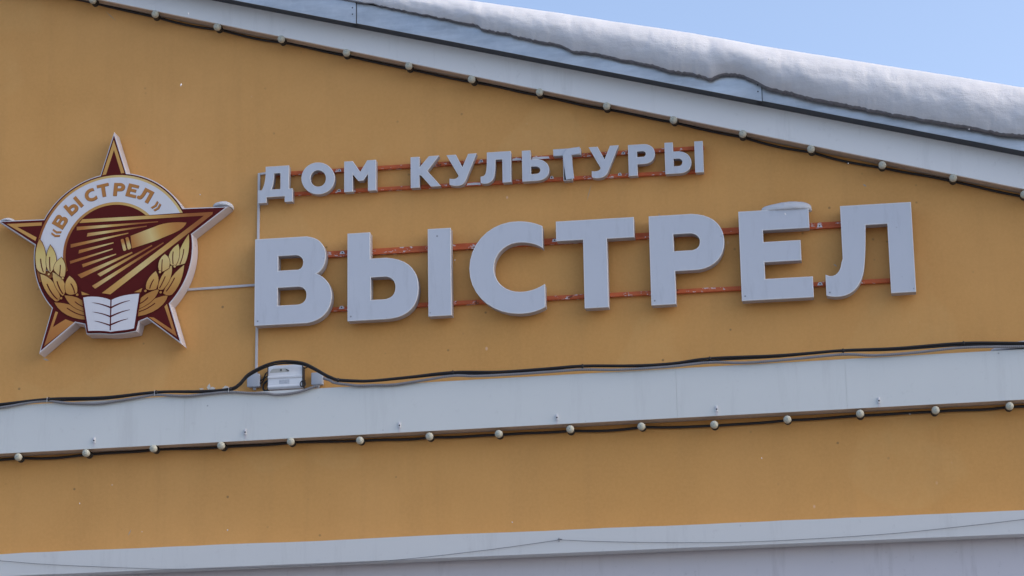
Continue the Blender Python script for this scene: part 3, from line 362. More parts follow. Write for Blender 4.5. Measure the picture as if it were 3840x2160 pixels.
# ------------------------------------------------------------------ materials
class Mat:
    def __init__(self, name, color=(.5, .5, .5), rough=0.7, metal=0.0, spec=0.5):
        self.m = bpy.data.materials.new(name); self.m.use_nodes = True
        self.n, self.l = self.m.node_tree.nodes, self.m.node_tree.links
        self.b = self.n['Principled BSDF']
        self.b.inputs['Base Color'].default_value = (*color, 1)
        self.b.inputs['Roughness'].default_value = rough
        self.b.inputs['Metallic'].default_value = metal
        self.b.inputs['Specular IOR Level'].default_value = spec
        self.tc = self.n.new('ShaderNodeTexCoord')
        self.col = None
        self.base = color
        self.h = None
    def noise(self, scale, detail=6, rough=.6, stretch=None, space='Object'):
        t = self.n.new('ShaderNodeTexNoise')
        t.inputs['Scale'].default_value = scale; t.inputs['Detail'].default_value = detail; t.inputs['Roughness'].default_value = rough
        src = self.tc.outputs[space]
        if stretch:
            mp = self.n.new('ShaderNodeMapping'); mp.inputs['Scale'].default_value = stretch
            self.l.new(src, mp.inputs[0]); src = mp.outputs[0]
        self.l.new(src, t.inputs['Vector'])
        return t.outputs['Fac']
    def voronoi(self, scale, stretch=None):
        t = self.n.new('ShaderNodeTexVoronoi'); t.inputs['Scale'].default_value = scale
        src = self.tc.outputs['Object']
        if stretch:
            mp = self.n.new('ShaderNodeMapping'); mp.inputs['Scale'].default_value = stretch
            self.l.new(src, mp.inputs[0]); src = mp.outputs[0]
        self.l.new(src, t.inputs['Vector'])
        return t.outputs['Distance']
    def ramp(self, fac, stops):
        r = self.n.new('ShaderNodeValToRGB'); e = r.color_ramp.elements
        while len(e) < len(stops): e.new(0.5)
        for el_, (p, c) in zip(e, stops):
            el_.position = p
            el_.color = (*c, 1) if isinstance(c, (tuple, list)) else (c, c, c, 1)
        self.l.new(fac, r.inputs['Fac'])
        return r.outputs['Color']
    def mix(self, fac, color, mode='MIX'):
        """blend a colour over what is there; fac = socket or number"""
        m = self.n.new('ShaderNodeMix'); m.data_type = 'RGBA'; m.blend_type = mode
        if self.col is None: m.inputs[6].default_value = (*self.base, 1)
        else: self.l.new(self.col, m.inputs[6])
        if isinstance(color, (tuple, list)): m.inputs[7].default_value = (*color, 1)
        else: self.l.new(color, m.inputs[7])
        if isinstance(fac, (int, float)): m.inputs[0].default_value = fac
        else: self.l.new(fac, m.inputs[0])
        self.col = m.outputs[2]
        self.l.new(self.col, self.b.inputs['Base Color'])
        return self
    def mul(self, a, b):
        m = self.n.new('ShaderNodeMath'); m.operation = 'MULTIPLY'
        self.l.new(a, m.inputs[0])
        if isinstance(b, (int, float)): m.inputs[1].default_value = b
        else: self.l.new(b, m.inputs[1])
        return m.outputs[0]
    def bump(self, fac, strength, dist):
        b = self.n.new('ShaderNodeBump'); b.inputs['Strength'].default_value = strength; b.inputs['Distance'].default_value = dist
        self.l.new(fac, b.inputs['Height'])
        if self.h: self.l.new(self.h, b.inputs['Normal'])
        self.h = b.outputs['Normal']
        self.l.new(self.h, self.b.inputs['Normal'])
        return self
    def rough(self, fac, lo, hi):
        r = self.ramp(fac, [(.3, lo), (.7, hi)]); self.l.new(r, self.b.inputs['Roughness']); return self

M = {}
def ochre():
    m = Mat('ochre_plaster', (0.693, 0.353, 0.106), .9, spec=.25)
    m.mix(m.ramp(m.noise(.35, 3), [(.35, 0), (.65, .7)]), (0.755, 0.401, 0.141))
    m.mix(m.ramp(m.noise(1.7, 6, .65), [(.40, 0), (.72, .6)]), (0.610, 0.307, 0.093))
    m.mix(m.ramp(m.noise(1.2, 5, .6, (5, 1, .35)), [(.50, 0), (.78, .5)]), (0.581, 0.303, 0.098))
    m.mix(m.ramp(m.noise(55, 3), [(.35, 0), (.7, .22)]), (0.831, 0.445, 0.162))
    pt = m.mul(m.ramp(m.noise(.9, 2, .4, (1, 1, 1.3)), [(.60, 0), (.615, 1)]), m.ramp(m.noise(14, 4), [(.3, .3), (.7, 1)]))
    m.mix(m.mul(pt, .16), (0.800, 0.512, 0.210))
    sp = m.mul(m.ramp(m.voronoi(9), [(.045, 1), (.085, 0)]), m.ramp(m.noise(4.3, 2), [(.5, 0), (.6, 1)]))
    m.mix(m.mul(sp, .6), (.16, .10, .055))
    s2 = m.mul(m.ramp(m.voronoi(6.1, (1, 1, .7)), [(.03, 1), (.055, 0)]), m.ramp(m.noise(3.1, 2), [(.52, 0), (.6, 1)]))
    m.mix(m.mul(s2, .75), (0.840, 0.582, 0.399))
    m.bump(m.noise(160, 4, .6), .5, .0015)
    m.bump(m.noise(3, 4, .5), .35, .008)
    return m.m
M['ochre'] = ochre()
def white_paint(name, c, dirt=(.36, .35, .34), amount=.5):
    m = Mat(name, c, .55, spec=.4)
    m.mix(m.ramp(m.noise(1.1, 5, .6), [(.4, 0), (.75, .25)]), tuple(x * .88 for x in c))
    m.mix(m.mul(m.ramp(m.noise(2.2, 6, .7, (3.2, 1, .35)), [(.55, 0), (.82, 1)]), amount * .6), dirt)
    m.mix(m.mul(m.ramp(m.noise(22, 4, .7), [(.62, 0), (.75, 1)]), amount * .3), dirt)
    sp = m.mul(m.ramp(m.voronoi(7.3), [(.03, 1), (.06, 0)]), m.ramp(m.noise(3.9, 2), [(.52, 0), (.6, 1)]))
    m.mix(m.mul(sp, .75), (.09, .085, .08))
    m.bump(m.noise(2.2, 3), .3, .006)
    m.bump(m.noise(120, 3), .2, .0008)
    return m.m
M['band'] = white_paint('white_painted_sheet', (0.688, 0.704, 0.678))
M['fascia'] = white_paint('white_painted_fascia', (0.815, 0.812, 0.796))
M['cornice'] = white_paint('white_plaster_cornice', (0.672, 0.675, 0.657), amount=.6)
M['lower_wall'] = white_paint('grey_white_plaster', (0.647, 0.621, 0.647), (.30, .28, .29), .9)
def soffit():
    m = Mat('weathered_soffit', (.46, .37, .29), .9)
    m.mix(m.ramp(m.noise(3, 6, .7, (.6, 4, 1)), [(.4, 0), (.7, .6)]), (.52, .44, .36))
    m.mix(m.ramp(m.noise(30, 4), [(.5, 0), (.8, .5)]), (.27, .21, .16))
    return m.m
M['soffit'] = soffit()
def metal_sheet():
    m = Mat('galvanised_steel', (.58, .61, .64), .42, .7)
    m.mix(m.ramp(m.noise(2.0, 5, .65, (1, 1, 5)), [(.4, 0), (.7, .7)]), (.30, .335, .375))
    m.mix(m.ramp(m.noise(26, 3, .6), [(.5, 0), (.75, .3)]), (.66, .68, .70))
    sp = m.mul(m.ramp(m.voronoi(6), [(.03, 1), (.06, 0)]), m.ramp(m.noise(4.9, 2), [(.5, 0), (.6, 1)]))
    m.mix(m.mul(sp, .7), (.06, .06, .07))
    m.rough(m.noise(3, 5, .6, (1, 1, 4)), .36, .56)
    m.bump(m.noise(1.6, 2), .5, .02)
    return m.m
M['metal'] = metal_sheet()
M['dark_metal'] = Mat('dark_steel_underside', (.045, .05, .06), .6, .2).m  # also colours the painted shade strips at the edging seams
def snow_mat():
    m = Mat('snow', (.62, .63, .65), .75, spec=.3)
    m.b.inputs['Subsurface Weight'].default_value = .25
    m.b.inputs['Subsurface Radius'].default_value = (.03, .035, .045)
    m.b.inputs['Subsurface Scale'].default_value = .5
    m.mix(m.ramp(m.noise(1.2, 6, .6, (1, 1, 3)), [(.45, 0), (.8, .35)]), (.57, .555, .565))
    m.bump(m.noise(3.5, 6, .55, (1, 1, 3.5)), .22, .03)
    m.bump(m.noise(60, 5, .75), .5, .005)
    return m.m
M['snow'] = snow_mat()
def slush():
    m = Mat('wet_asphalt_and_slush', (.15, .147, .15), .8)
    m.mix(m.ramp(m.noise(.25, 6, .6), [(.45, 0), (.62, .8)]), (.30, .30, .31))
    m.mix(m.ramp(m.noise(2.0, 5, .6), [(.45, 0), (.7, .6)]), (.14, .135, .13))
    return m.m
M['ground'] = slush()
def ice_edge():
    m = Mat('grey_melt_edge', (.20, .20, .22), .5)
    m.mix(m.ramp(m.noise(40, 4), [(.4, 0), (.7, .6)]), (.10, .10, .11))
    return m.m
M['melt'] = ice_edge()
def letter_face(name, c):
    m = Mat(name, c, .5, spec=.35)
    m.mix(m.ramp(m.noise(3.0, 5, .6), [(.4, 0), (.75, .35)]), tuple(x * .9 for x in c))
    m.mix(m.ramp(m.noise(6, 6, .7, (4, 1, .7)), [(.54, 0), (.82, .5)]), tuple(x * .70 for x in c))
    sp = m.mul(m.ramp(m.voronoi(14), [(.05, 1), (.09, 0)]), m.ramp(m.noise(7, 2), [(.53, 0), (.6, 1)]))
    m.mix(m.mul(sp, .7), (.12, .12, .13))
    m.bump(m.noise(5, 3), .3, .004)
    return m.m
M['letter_face'] = letter_face('milky_acrylic', (0.570, 0.599, 0.652))
M['letter_trim'] = letter_face('white_trim_edge', (0.717, 0.728, 0.739))
def letter_side():
    m = Mat('letter_return_sheet', (.44, .42, .43), .6)
    m.mix(m.ramp(m.noise(9, 5, .7), [(.45, 0), (.75, .5)]), (.37, .35, .36))
    return m.m
M['letter_side'] = letter_side()
M['letter_inside'] = Mat('dark_letter_inside', (.10, .10, .11), .8).m
def rail():
    m = Mat('orange_primer_rail', (.62, .15, .055), .7, spec=.2)
    m.mix(m.ramp(m.noise(14, 4, .6), [(.4, 0), (.7, .6)]), (.42, .085, .035))
    m.mix(m.ramp(m.noise(34, 5, .7, (.6, 1, 1)), [(.585, 0), (.61, 1)]), (.70, .62, .60))
    m.mix(m.ramp(m.noise(20, 3), [(.66, 0), (.7, .8)]), (.12, .05, .03))
    m.bump(m.noise(60, 3), .3, .001)
    return m.m
M['rail'] = rail()
M['bare'] = white_paint('chipped_white_steel', (.70, .69, .70), (.25, .2, .18), .6)
M['cable'] = Mat('black_rubber_cable', (.016, .013, .013), .55).m
M['socket'] = Mat('black_socket_plastic', (.014, .012, .012), .5).m
def bulb_mat():
    m = Mat('frosted_bulb', (.54, .53, .43), .55, spec=.25)
    m.b.inputs['Subsurface Weight'].default_value = .2
    m.b.inputs['Subsurface Radius'].default_value = (.01, .01, .008)
    m.mix(m.ramp(m.noise(60, 4), [(.45, 0), (.75, .5)]), (.40, .39, .32))
    return m.m
M['bulb'] = bulb_mat()
M['bulb_tip'] = Mat('bulb_tip_grey', (.30, .32, .28), .5).m
def conduit_mat():
    m = Mat('grey_corrugated_conduit', (.25, .24, .245), .6)
    wv = m.n.new('ShaderNodeTexWave'); wv.inputs['Scale'].default_value = 30; wv.bands_direction = 'X'
    m.l.new(m.tc.outputs['Object'], wv.inputs['Vector'])
    m.bump(wv.outputs['Fac'], .6, .002)
    m.mix(m.ramp(m.noise(6, 4), [(.4, 0), (.7, .5)]), (.17, .165, .165))
    return m.m
M['conduit'] = conduit_mat()
M['duct'] = white_paint('white_plastic_duct', (.62, .60, .60), (.3, .25, .2), .5)
M['box'] = white_paint('grey_plastic_box', (0.437, 0.469, 0.518), (.3, .3, .3), .3)
def alu():
    m = Mat('brushed_aluminium', (.82, .82, .83), .42, .2)
    m.mix(m.ramp(m.noise(6, 5, .7, (1, 1, 14)), [(.4, 0), (.7, .5)]), (.68, .69, .70))
    m.rough(m.noise(9, 4), .3, .5)
    return m.m
M['alu'] = alu()
def smudged_label():
    m = Mat('faded_label', (.56, .58, .62), .5)
    m.mix(m.ramp(m.noise(120, 3, .6, (.5, 1, 1.6)), [(.52, 0), (.62, .5)]), (.33, .35, .39))
    return m.m
M['label'] = smudged_label()
M['worn_label'] = white_paint('worn_sticker', (.52, .52, .48), (.12, .12, .11), .9)
M['wire'] = Mat('thin_grey_wire', (.22, .22, .23), .5, .4).m
M['plaster'] = white_paint('bare_plaster', (.66, .62, .54), (.4, .35, .28), .4)
M['maroon'] = Mat('maroon_print', (.105, .011, .009), .6, spec=.12).m
M['emb_white'] = letter_face('white_emblem_print', (0.728, 0.710, 0.721))
M['emb_side'] = letter_face('white_emblem_return', (.62, .58, .60))

def gold(name, axis, stops, rough=.6):
    """printed gold gradient along an axis of the emblem (metres from its centre)"""
    m = Mat(name, (.6, .4, .1), rough, spec=.15)
    vm = m.n.new('ShaderNodeVectorMath'); vm.operation = 'DOT_PRODUCT'
    vm.inputs[1].default_value = axis
    m.l.new(m.tc.outputs['Object'], vm.inputs[0])
    mr = m.n.new('ShaderNodeMapRange')
    mr.inputs['From Min'].default_value = stops[0][0]; mr.inputs['From Max'].default_value = stops[-1][0]
    m.l.new(vm.outputs['Value'], mr.inputs['Value'])
    span = stops[-1][0] - stops[0][0]
    c = m.ramp(mr.outputs[0], [((p - stops[0][0]) / span, k) for p, k in stops])
    m.mix(1.0, c)
    return m.m
PALE, GOLD, BRN, ORG = (.74, .56, .23), (.65, .365, .105), (.36, .125, .038), (.52, .22, .06)
M['g_ring'] = gold('gold_ring_print', (.6, 0, .8), [(-.4, BRN), (-.1, BRN), (.22, GOLD), (.42, PALE), (.55, ORG)])
M['g_chev'] = gold('gold_star_print', (0, 0, 1), [(-.6, BRN), (-.42, ORG), (-.3, GOLD), (.1, GOLD), (.35, ORG), (.55, GOLD)])
M['g_ray'] = gold('gold_ray_print', (1, 0, .15), [(-.26, BRN), (-.16, ORG), (-.04, PALE), (.03, GOLD), (.18, BRN)])
M['g_stripe'] = gold('gold_stripe_print', (.9, 0, .43), [(-.26, ORG), (-.05, GOLD), (.12, PALE), (.30, GOLD), (.5, BRN)])
M['g_bullet'] = gold('gold_bullet_print', (.93, 0, .36), [(.06, BRN), (.13, ORG), (.245, PALE), (.30, GOLD), (.40, ORG)])
M['g_case'] = gold('gold_case_print', (.35, 0, -.93), [(-.03, ORG), (.0, PALE), (.05, GOLD), (.09, BRN)])
M['g_leaf'] = gold('gold_leaf_print', (0, 0, 1), [(-.26, (.50, .23, .06)), (-.18, GOLD), (-.06, PALE), (.02, (.70, .53, .18)), (.12, ORG)])
M['g_text'] = Mat('bronze_text_print', (.50, .215, .06), .6, spec=.15).m
M['g_text_shade'] = Mat('brown_text_edge_print', (.15, .05, .02), .5).m

# ------------------------------------------------------------------ ground and building
RIDGE, EAVE_R, EAVE_L = -6.0, 3.95, -15.95
def mirror(x):
    return RIDGE + abs(x - RIDGE)
def rake_low(x):  return 5.949 - .2849 * mirror(x)      # lower edge of the white rake board
def rake_high(x): return 6.127 - .2759 * mirror(x)      # where the steel edging starts
def metal_low(x): return 6.130 - .2741 * mirror(x)
METAL_H = .125
def band_low(x):  return 4.531 + .0056 * x
def band_high(x): return 4.811 + .0055 * x

g = obj('ground', [(-300, -300, 0), (300, -300, 0), (300, 300, 0), (-300, 300, 0)], [(0, 1, 2, 3)], M['ground'])
g['kind'] = 'structure'

bld = thing('gabled_building', 'ochre plastered gabled building with white trim and a snowy roof', 'building', (RIDGE, 0, 0))
BX = RIDGE
def bp(name, pts, y0, y1, mat, parent=bld):
    return prism(name, [(x - BX, z) for x, z in pts], y0, y1, mat, parent)
def bbox(name, x0, x1, y0, y1, z0, z1, mat, parent=bld, bev=0):
    return box(name, x0 - BX, x1 - BX, y0, y1, z0, z1, mat, parent, bev)
bp('gable_wall', [(EAVE_L, 3.93), (EAVE_R, 3.93), (EAVE_R, 5.0), (RIDGE, rake_high(RIDGE) + .03), (EAVE_L, 5.0)], .0, .4, M['ochre'])
bbox('lower_wall', EAVE_L, EAVE_R, .012, .4, -.5, 3.926, M['lower_wall'])
bbox('side_wall', EAVE_R - .4, EAVE_R - .002, .405, 11.9, -.5, 4.95, M['ochre'])
bbox('side_wall', EAVE_L + .002, EAVE_L + .4, .405, 11.9, -.5, 4.95, M['ochre'])
bbox('back_wall', EAVE_L, EAVE_R, 11.905, 12.2, -.5, 4.95, M['ochre'])
# roof deck, one slab per slope
for s in (1, -1):
    f = lambda d: (RIDGE + s * d)
    e = EAVE_R - RIDGE + .25
    bp('roof_slope', [(f(0), metal_low(RIDGE) + .105), (f(e), metal_low(RIDGE + e) + .105),
                      (f(e), metal_low(RIDGE + e) + .02), (f(0), metal_low(RIDGE) + .02)], -.14, 12.6, M['dark_metal'])

# raking boards below the roof edge
for s in (1, -1):
    f = lambda x: RIDGE + s * (x - RIDGE)
    x0, x1 = RIDGE + .001, EAVE_R + .15
    fb = bp('rake_board', [(f(x0), rake_low(x0)), (f(x1), rake_low(x1)), (f(x1), rake_high(x1) + .02), (f(x0), rake_high(x0) + .02)], -.12, -.10, M['fascia'])
    bp('rake_soffit', [(f(x0), rake_low(x0) + .004), (f(x1), rake_low(x1) + .004), (f(x1), rake_low(x1) + .03), (f(x0), rake_low(x0) + .03)], -.0995, -.001, M['soffit'], fb)

# steel edging in three overlapping lengths on the right slope, one on the left
def edging(x0, x1, proud, s=1):
    f = lambda x: RIDGE + s * (x - RIDGE)
    n = max(2, int((x1 - x0) / .25)); fr = []
    lo = [(f(x0 + (x1 - x0) * i / n), metal_low(x0 + (x1 - x0) * i / n) - proud * .6 + (.0025 * noise.noise(Vector((i * .7, x0, 3))) if 0 < i < n else 0)) for i in range(n + 1)]
    hi = [(x, z + METAL_H + proud) for x, z in lo]
    sh = bp('edging_sheet', lo + hi[::-1], -.22 - proud, -.214 - proud, M['metal'])
    bp('edging_underside', [(f(x0), metal_low(x0) + .0), (f(x1), metal_low(x1)), (f(x1), metal_low(x1) + .014), (f(x0), metal_low(x0) + .014)], -.2135 - proud, -.121, M['dark_metal'], sh)
    return sh
sA, sB = SEAMS[0][0], SEAMS[1][0]
sh1 = edging(RIDGE, sA, .014)
sh2 = edging(sA - .03, sB, .004)
sh3 = edging(sB - .03, EAVE_R + .15, -.005)
edging(RIDGE, EAVE_R + .15, .004, -1)
for sh, x, y in ((sh1, sA, -.2242), (sh2, sB, -.2152)):  # dark strip paints in the shade at the overlapping sheet's edge
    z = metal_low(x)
    flat('seam_shade', [(x - BX + .0003, z - .004), (x - BX + .0042, z - .005), (x - BX + .0042, z + METAL_H), (x - BX + .0003, z + METAL_H)], y, M['dark_metal'], sh, .0004)
# rivets near the overlaps
for sh, x, dz, y in ((sh1, sA - .02, .045, -.232), (sh1, sA - .02, .085, -.232), (sh2, sB - .02, .05, -.223), (sh2, sB - .02, .09, -.223)):
    v, f = lathe_y([(.0045, 0), (.0045, -.002), (.002, -.0035)], 10)
    r_ = obj('rivet', v, f, M['dark_metal'], sh, 40, (x - BX, y, metal_low(x) + dz))

# horizontal band in sheet panels
XE = EAVE_R + .1
band = bp('cornice_band', [(EAVE_L, band_low(EAVE_L) + .026), (XE, band_low(XE) + .026), (XE, band_high(XE) - .014), (EAVE_L, band_high(EAVE_L) - .014)], -.112, -.001, M['fascia'])
xs = [EAVE_L, -13.1, -10.4, -7.6, -5.9, BAND_SEAMS[0][0], BAND_SEAMS[3][0], BAND_SEAMS[4][0], 1.6, EAVE_R + .1]
for a, b in zip(xs, xs[1:]):
    gp = .0004
    dz = .0012 * noise.noise(Vector((a * 3, 0, 1)))
    dy = .0018 * noise.noise(Vector((a * 5, 2, 1)))
    bp('panel', [(a + gp, band_low(a) + dz), (b - gp, band_low(b) + dz), (b - gp, band_high(b) + dz), (a + gp, band_high(a) + dz)], -.12 + dy, -.1125, M['band'], band)
bp('band_soffit', [(EAVE_L, band_low(EAVE_L) + .002), (XE, band_low(XE) + .002), (XE, band_low(XE) + .024), (EAVE_L, band_low(EAVE_L) + .024)], -.1122, -.0015, M['soffit'], band)
bp('band_top', [(EAVE_L, band_high(EAVE_L) - .012), (EAVE_R + .1, band_high(EAVE_R) - .012), (EAVE_R + .1, band_high(EAVE_R) - .002), (EAVE_L, band_high(EAVE_L) - .002)], -.1124, -.0012, M['metal'], band)
# small pale clips with a dark hole on the band
for x, z in CLIPS:
    c = bbox('clip', x - .0065, x + .0065, -.1285, -.1195, z - .016, z + .018, M['bare'], band, .002)
    v, f = lathe_y([(.0045, 0), (.0045, -.0012)], 10)
    h = obj('clip_hole', v, f, M['socket'], band, 40, (x - BX + .001, -.1288, z - .002))
    flat('dirt_run', [(x - BX - .0045, z - .0165), (x - BX - .003, z - .036), (x - BX + .002, z - .040), (x - BX + .0045, z - .0165)], -.1218, M['lower_wall'], band)

# lower cornice, slightly ragged along its top edge
n = 240; top = []; bot = []
for i in range(n + 1):
    x = EAVE_L + (EAVE_R - EAVE_L) * i / n
    z = 3.928 + .0016 * x + .004 * noise.noise(Vector((x * 1.4, 7, 0))) + .0022 * noise.noise(Vector((x * 6, 3, 0)))
    top.append((x, z)); bot.append((x, 3.801 + .0017 * x + .0012 * noise.noise(Vector((x * 3, 9, 0)))))
lc = bp('lower_cornice', bot + top[::-1], -.12, -.001, M['cornice'])
# worn plaster where the paint came off beside the conduit, and scratches on the wall
random.seed(4)
def ragged(cx, cz, rx, rz, k=15):
    return [(cx - BX + rx * math.cos(2 * math.pi * i / k) * random.uniform(.45, 1.1), cz + rz * math.sin(2 * math.pi * i / k) * random.uniform(.4, 1.15)) for i in range(k)]
for cx, cz, rx, rz in ((-3.885, 4.862, .013, .022), (-3.865, 4.850, .020, .011), (-3.785, 4.853, .022, .013), (-3.93, 4.852, .016, .006)):
    flat('paint_flake', ragged(cx, cz, rx, rz), -.0004, M['plaster'], bld, .0012)
for x0, z0, x1, z1, w_ in SCRATCHES:
    dx, dz = x1 - x0, z1 - z0; L = math.hypot(dx, dz); nx, nz = -dz / L * w_, dx / L * w_
    flat('scratch', [(x0 - BX, z0), (x0 + dx * .5 + nx - BX, z0 + dz * .5 + nz), (x1 - BX, z1), (x0 + dx * .55 - nx - BX, z0 + dz * .55 - nz)], -.0003, M['soffit'], bld, .0006)

# ------------------------------------------------------------------ snow on the roof
def lerp(tab, x):
    if x <= tab[0][0]: return tab[0][1]
    for (x0, v0), (x1, v1) in zip(tab, tab[1:]):
        if x <= x1:
            return v0 + (v1 - v0) * (x - x0) / (x1 - x0)
    return tab[-1][1]
LIP = [(x, z - metal_low(x)) for x, z in SNOW_LIP]
TOP = [(x, z - metal_low(x)) for x, z in SNOW_TOP]
def roof_snow():
    xs_ = []
    x = EAVE_L - .2
    while x < EAVE_R + .2:
        xs_.append(x); x += .012 if -3.3 < x < 1.4 else .09
    prof = 34
    v, f = [], []
    for x in xs_:
        m = mirror(x)
        lip = lerp(LIP, m) + .006 * noise.noise(Vector((m * 18, 0, 0))) + .008 * noise.noise(Vector((m * 60, 3, 0)))
        if m < -2.9: lip = METAL_H - .004
        topz = lerp(TOP, m)
        base = metal_low(x)
        bulge = .062 + .022 * noise.noise(Vector((m * .9, 5, 1))) + .008 * noise.noise(Vector((m * 3.1, 5, 1)))
        if m < -1.6: bulge *= max(.30, 1 - (-1.6 - m) * .55)
        for k in range(prof):
            t = k / (prof - 1)
            if t < .12:                                  # underside, from the sheet out to the lip
                u = t / .12
                y, z = -.225 - .02 * u, lip + .03 * (1 - u) ** 2
            elif t < .72:                                # rounded front
                u = (t - .12) / .6
                y = -.245 - bulge * math.sin(math.pi * min(1, u * .95)) ** .75 + .09 * u ** 3
                z = lip + (topz - lip) * (u ** 1.05) * (1 - .04 * math.sin(math.pi * u))
            else:                                        # upper surface running back over the roof
                u = (t - .72) / .28
                y = -.155 + .35 * u + 12.4 * u ** 4
                z = topz - .01 * u + .004 * math.sin(3 * u)
            q = Vector((m * 2.2, y * 3 + (0 if x > RIDGE else 9), z * 3.5))
            env = math.sin(math.pi * min(1, max(0, (t - .1) / .62))) ** .5 if t < .72 else .3
            dn = (.006 * noise.fractal(q, 1.0, 2.0, 5) + .005 * noise.fractal(Vector((m * 9, 1, (z - .0) * 16)), 1.0, 2.0, 4)) * env
            v.append((x - BX, y - dn, base + z + dn * .35))
    for i in range(len(xs_) - 1):
        for k in range(prof - 1):
            a = i * prof + k
            f.append((a, a + 1, a + prof + 1, a + prof))
    o = obj('roof_snow', v, f, M['snow'], None, 75, (BX, 0, 0))
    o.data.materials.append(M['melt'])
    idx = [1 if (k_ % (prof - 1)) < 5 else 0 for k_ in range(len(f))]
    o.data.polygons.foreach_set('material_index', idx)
    tag(o, 'thick rounded slab of snow overhanging the sloping roof edge', 'snow')
    o['kind'] = 'stuff'
roof_snow()

def snow_lump(name, path, half_y, height, label, seed=0):
    """a soft cap of snow lying along a path of (x, y, z); elliptical sections"""
    P = catmull(path, 8); v, f = [], []; S = 14; n = len(P)
    for i, p in enumerate(P):
        e = math.sin(math.pi * min(max(i / (n - 1), .0), 1)) ** .30
        e = max(e, .05)
        for k in range(S):
            a = 2 * math.pi * k / S
            q = Vector((math.cos(a) * half_y * e, 0, 0))
            zz = math.sin(a) * height * e * (1 if math.sin(a) > 0 else .25)
            nn = 1 + .06 * noise.noise(Vector((i * .35 + seed, math.cos(a) * 1.5, math.sin(a) * 1.5)))
            v.append((p.x, p.y + q.x * nn, p.z + zz * nn))
    for i in range(n - 1):
        for k in range(S):
            k2 = (k + 1) % S
            f.append((i * S + k, i * S + k2, (i + 1) * S + k2, (i + 1) * S + k))
    f.append(tuple(range(S))); f.append(tuple(range((n - 1) * S, n * S)))
    o = obj(name, v, f, M['snow'], None, 80)
    return tag(o, label, 'snow')

# ------------------------------------------------------------------ sign rails
def rail_thing(pts, h, depth, label, angle=False):
    (xa, za), (xb, zb) = pts[0], pts[-1]
    L = math.hypot(xb - xa, zb - za); t = thing('sign_rail', label, 'sign rail', (xa, -.0, za), 'orange rails behind the sign letters')
    t.rotation_euler = (0, -math.atan2(zb - za, xb - xa), 0)
    if angle:
        box('rail_web', 0, L, -.009, -.003, -h / 2, h / 2, M['rail'], t)
        box('rail_flange', 0, L, -depth, -.0095, -h / 2, -h / 2 + .012, M['rail'], t)
    else:
        box('rail_tube', 0, L, -depth, -.003, -h / 2, h / 2, M['rail'], t, .002)
    return t
rbu = rail_thing(RAIL_BIG_UP, .040, .028, 'orange primed upper rail behind the big letters', True)
rbl = rail_thing(RAIL_BIG_LOW, .024, .028, 'orange primed lower rail behind the big letters')
rsu = rail_thing(RAIL_SMALL_UP, .023, .026, 'orange upper rail with white chips behind the small letters')
rsl = rail_thing(RAIL_SMALL_LOW, .021, .026, 'orange lower rail behind the small letters')
def on_rail(r, x, z):
    a = -r.rotation_euler.y
    dx, dz = x - r.location.x, z - r.location.z
    return dx * math.cos(a) + dz * math.sin(a), -dx * math.sin(a) + dz * math.cos(a)
def mount(r, x, z, w_, h_, y):
    lx, lz = on_rail(r, x, z)
    flat('mounting_tab', [(lx - w_, lz - h_), (lx + w_, lz - h_), (lx + w_ * .55, lz + h_ * .8), (lx + w_ * .2, lz + h_), (lx - w_ * .2, lz + h_), (lx - w_ * .6, lz + h_ * .7)], y, M['bare'], r, .0015)
    v, f = lathe_y([(.0042, 0), (.0042, -.0012), (.002, -.002)], 10)
    obj('screw', v, f, M['socket'], r, 40, (lx, y - .0017, lz))
for i, (x, z) in enumerate(PLATES):
    mount(rsu if i in (0, 2, 3) else rsl, x, z, .012, .008, -.0265)
for i, (x, z) in enumerate(PLATES_BIG):
    mount(rbu if i in (0, 2, 3) else rbl, x, z, .016, .009, -.0285)
for (a, b, r) in ((0, 1, rsu), (2, 3, rsu), (4, 5, rsl)):
    (xa, za), (xb, zb) = on_rail(r, *BARE[a]), on_rail(r, *BARE[b])
    pts = [(xa, -.009), (xb, -.0095), (xb - .004, .003), ((xa + xb) / 2, .005), (xa + .003, .003)]
    flat('bare_patch', pts, -.0262, M['bare'], r, .0012)

# ------------------------------------------------------------------ sign letters
def letter(key, row, org, rings, label, group):
    gap, dep, tr = (.030, .070, .0045) if row == 'big' else (.028, .050, .0032)
    t = thing('sign_letter', label, 'sign letter', (org[0], -gap, org[1]), group)
    rr = oriented(rings)
    y1 = -dep
    # folded side sheet
    v, f = [], []
    for r_, h in rr:
        walls(r_, 0, r_, y1 + .006, v, f)
        walls(r_, y1 + .006, offset(r_, -.0035), y1 + .006, v, f)
    cap([(r_, h) for r_, h in rr], -.0005, v, f)
    obj('side_sheet', v, f, M['letter_side'], t, 28)
    # trim edge
    v, f = [], []
    for r_, h in rr:
        o1, i1 = offset(r_, .0012), offset(r_, -tr)
        walls(o1, y1 + .0058, o1, y1 + .0016, v, f)
        walls(o1, y1 + .0016, offset(r_, -.0006), y1, v, f)
        walls(offset(r_, -.0006), y1, i1, y1, v, f)
    obj('trim_edge', v, f, M['letter_trim'], t, 28)
    if key == 'Т1':
        return t
    v, f = [], []
    fr = [(offset(r_, -tr + .0003), h) for r_, h in rr]
    cap(fr, y1 + .0006, v, f)
    obj('face', v, f, M['letter_face'], t)
    return t
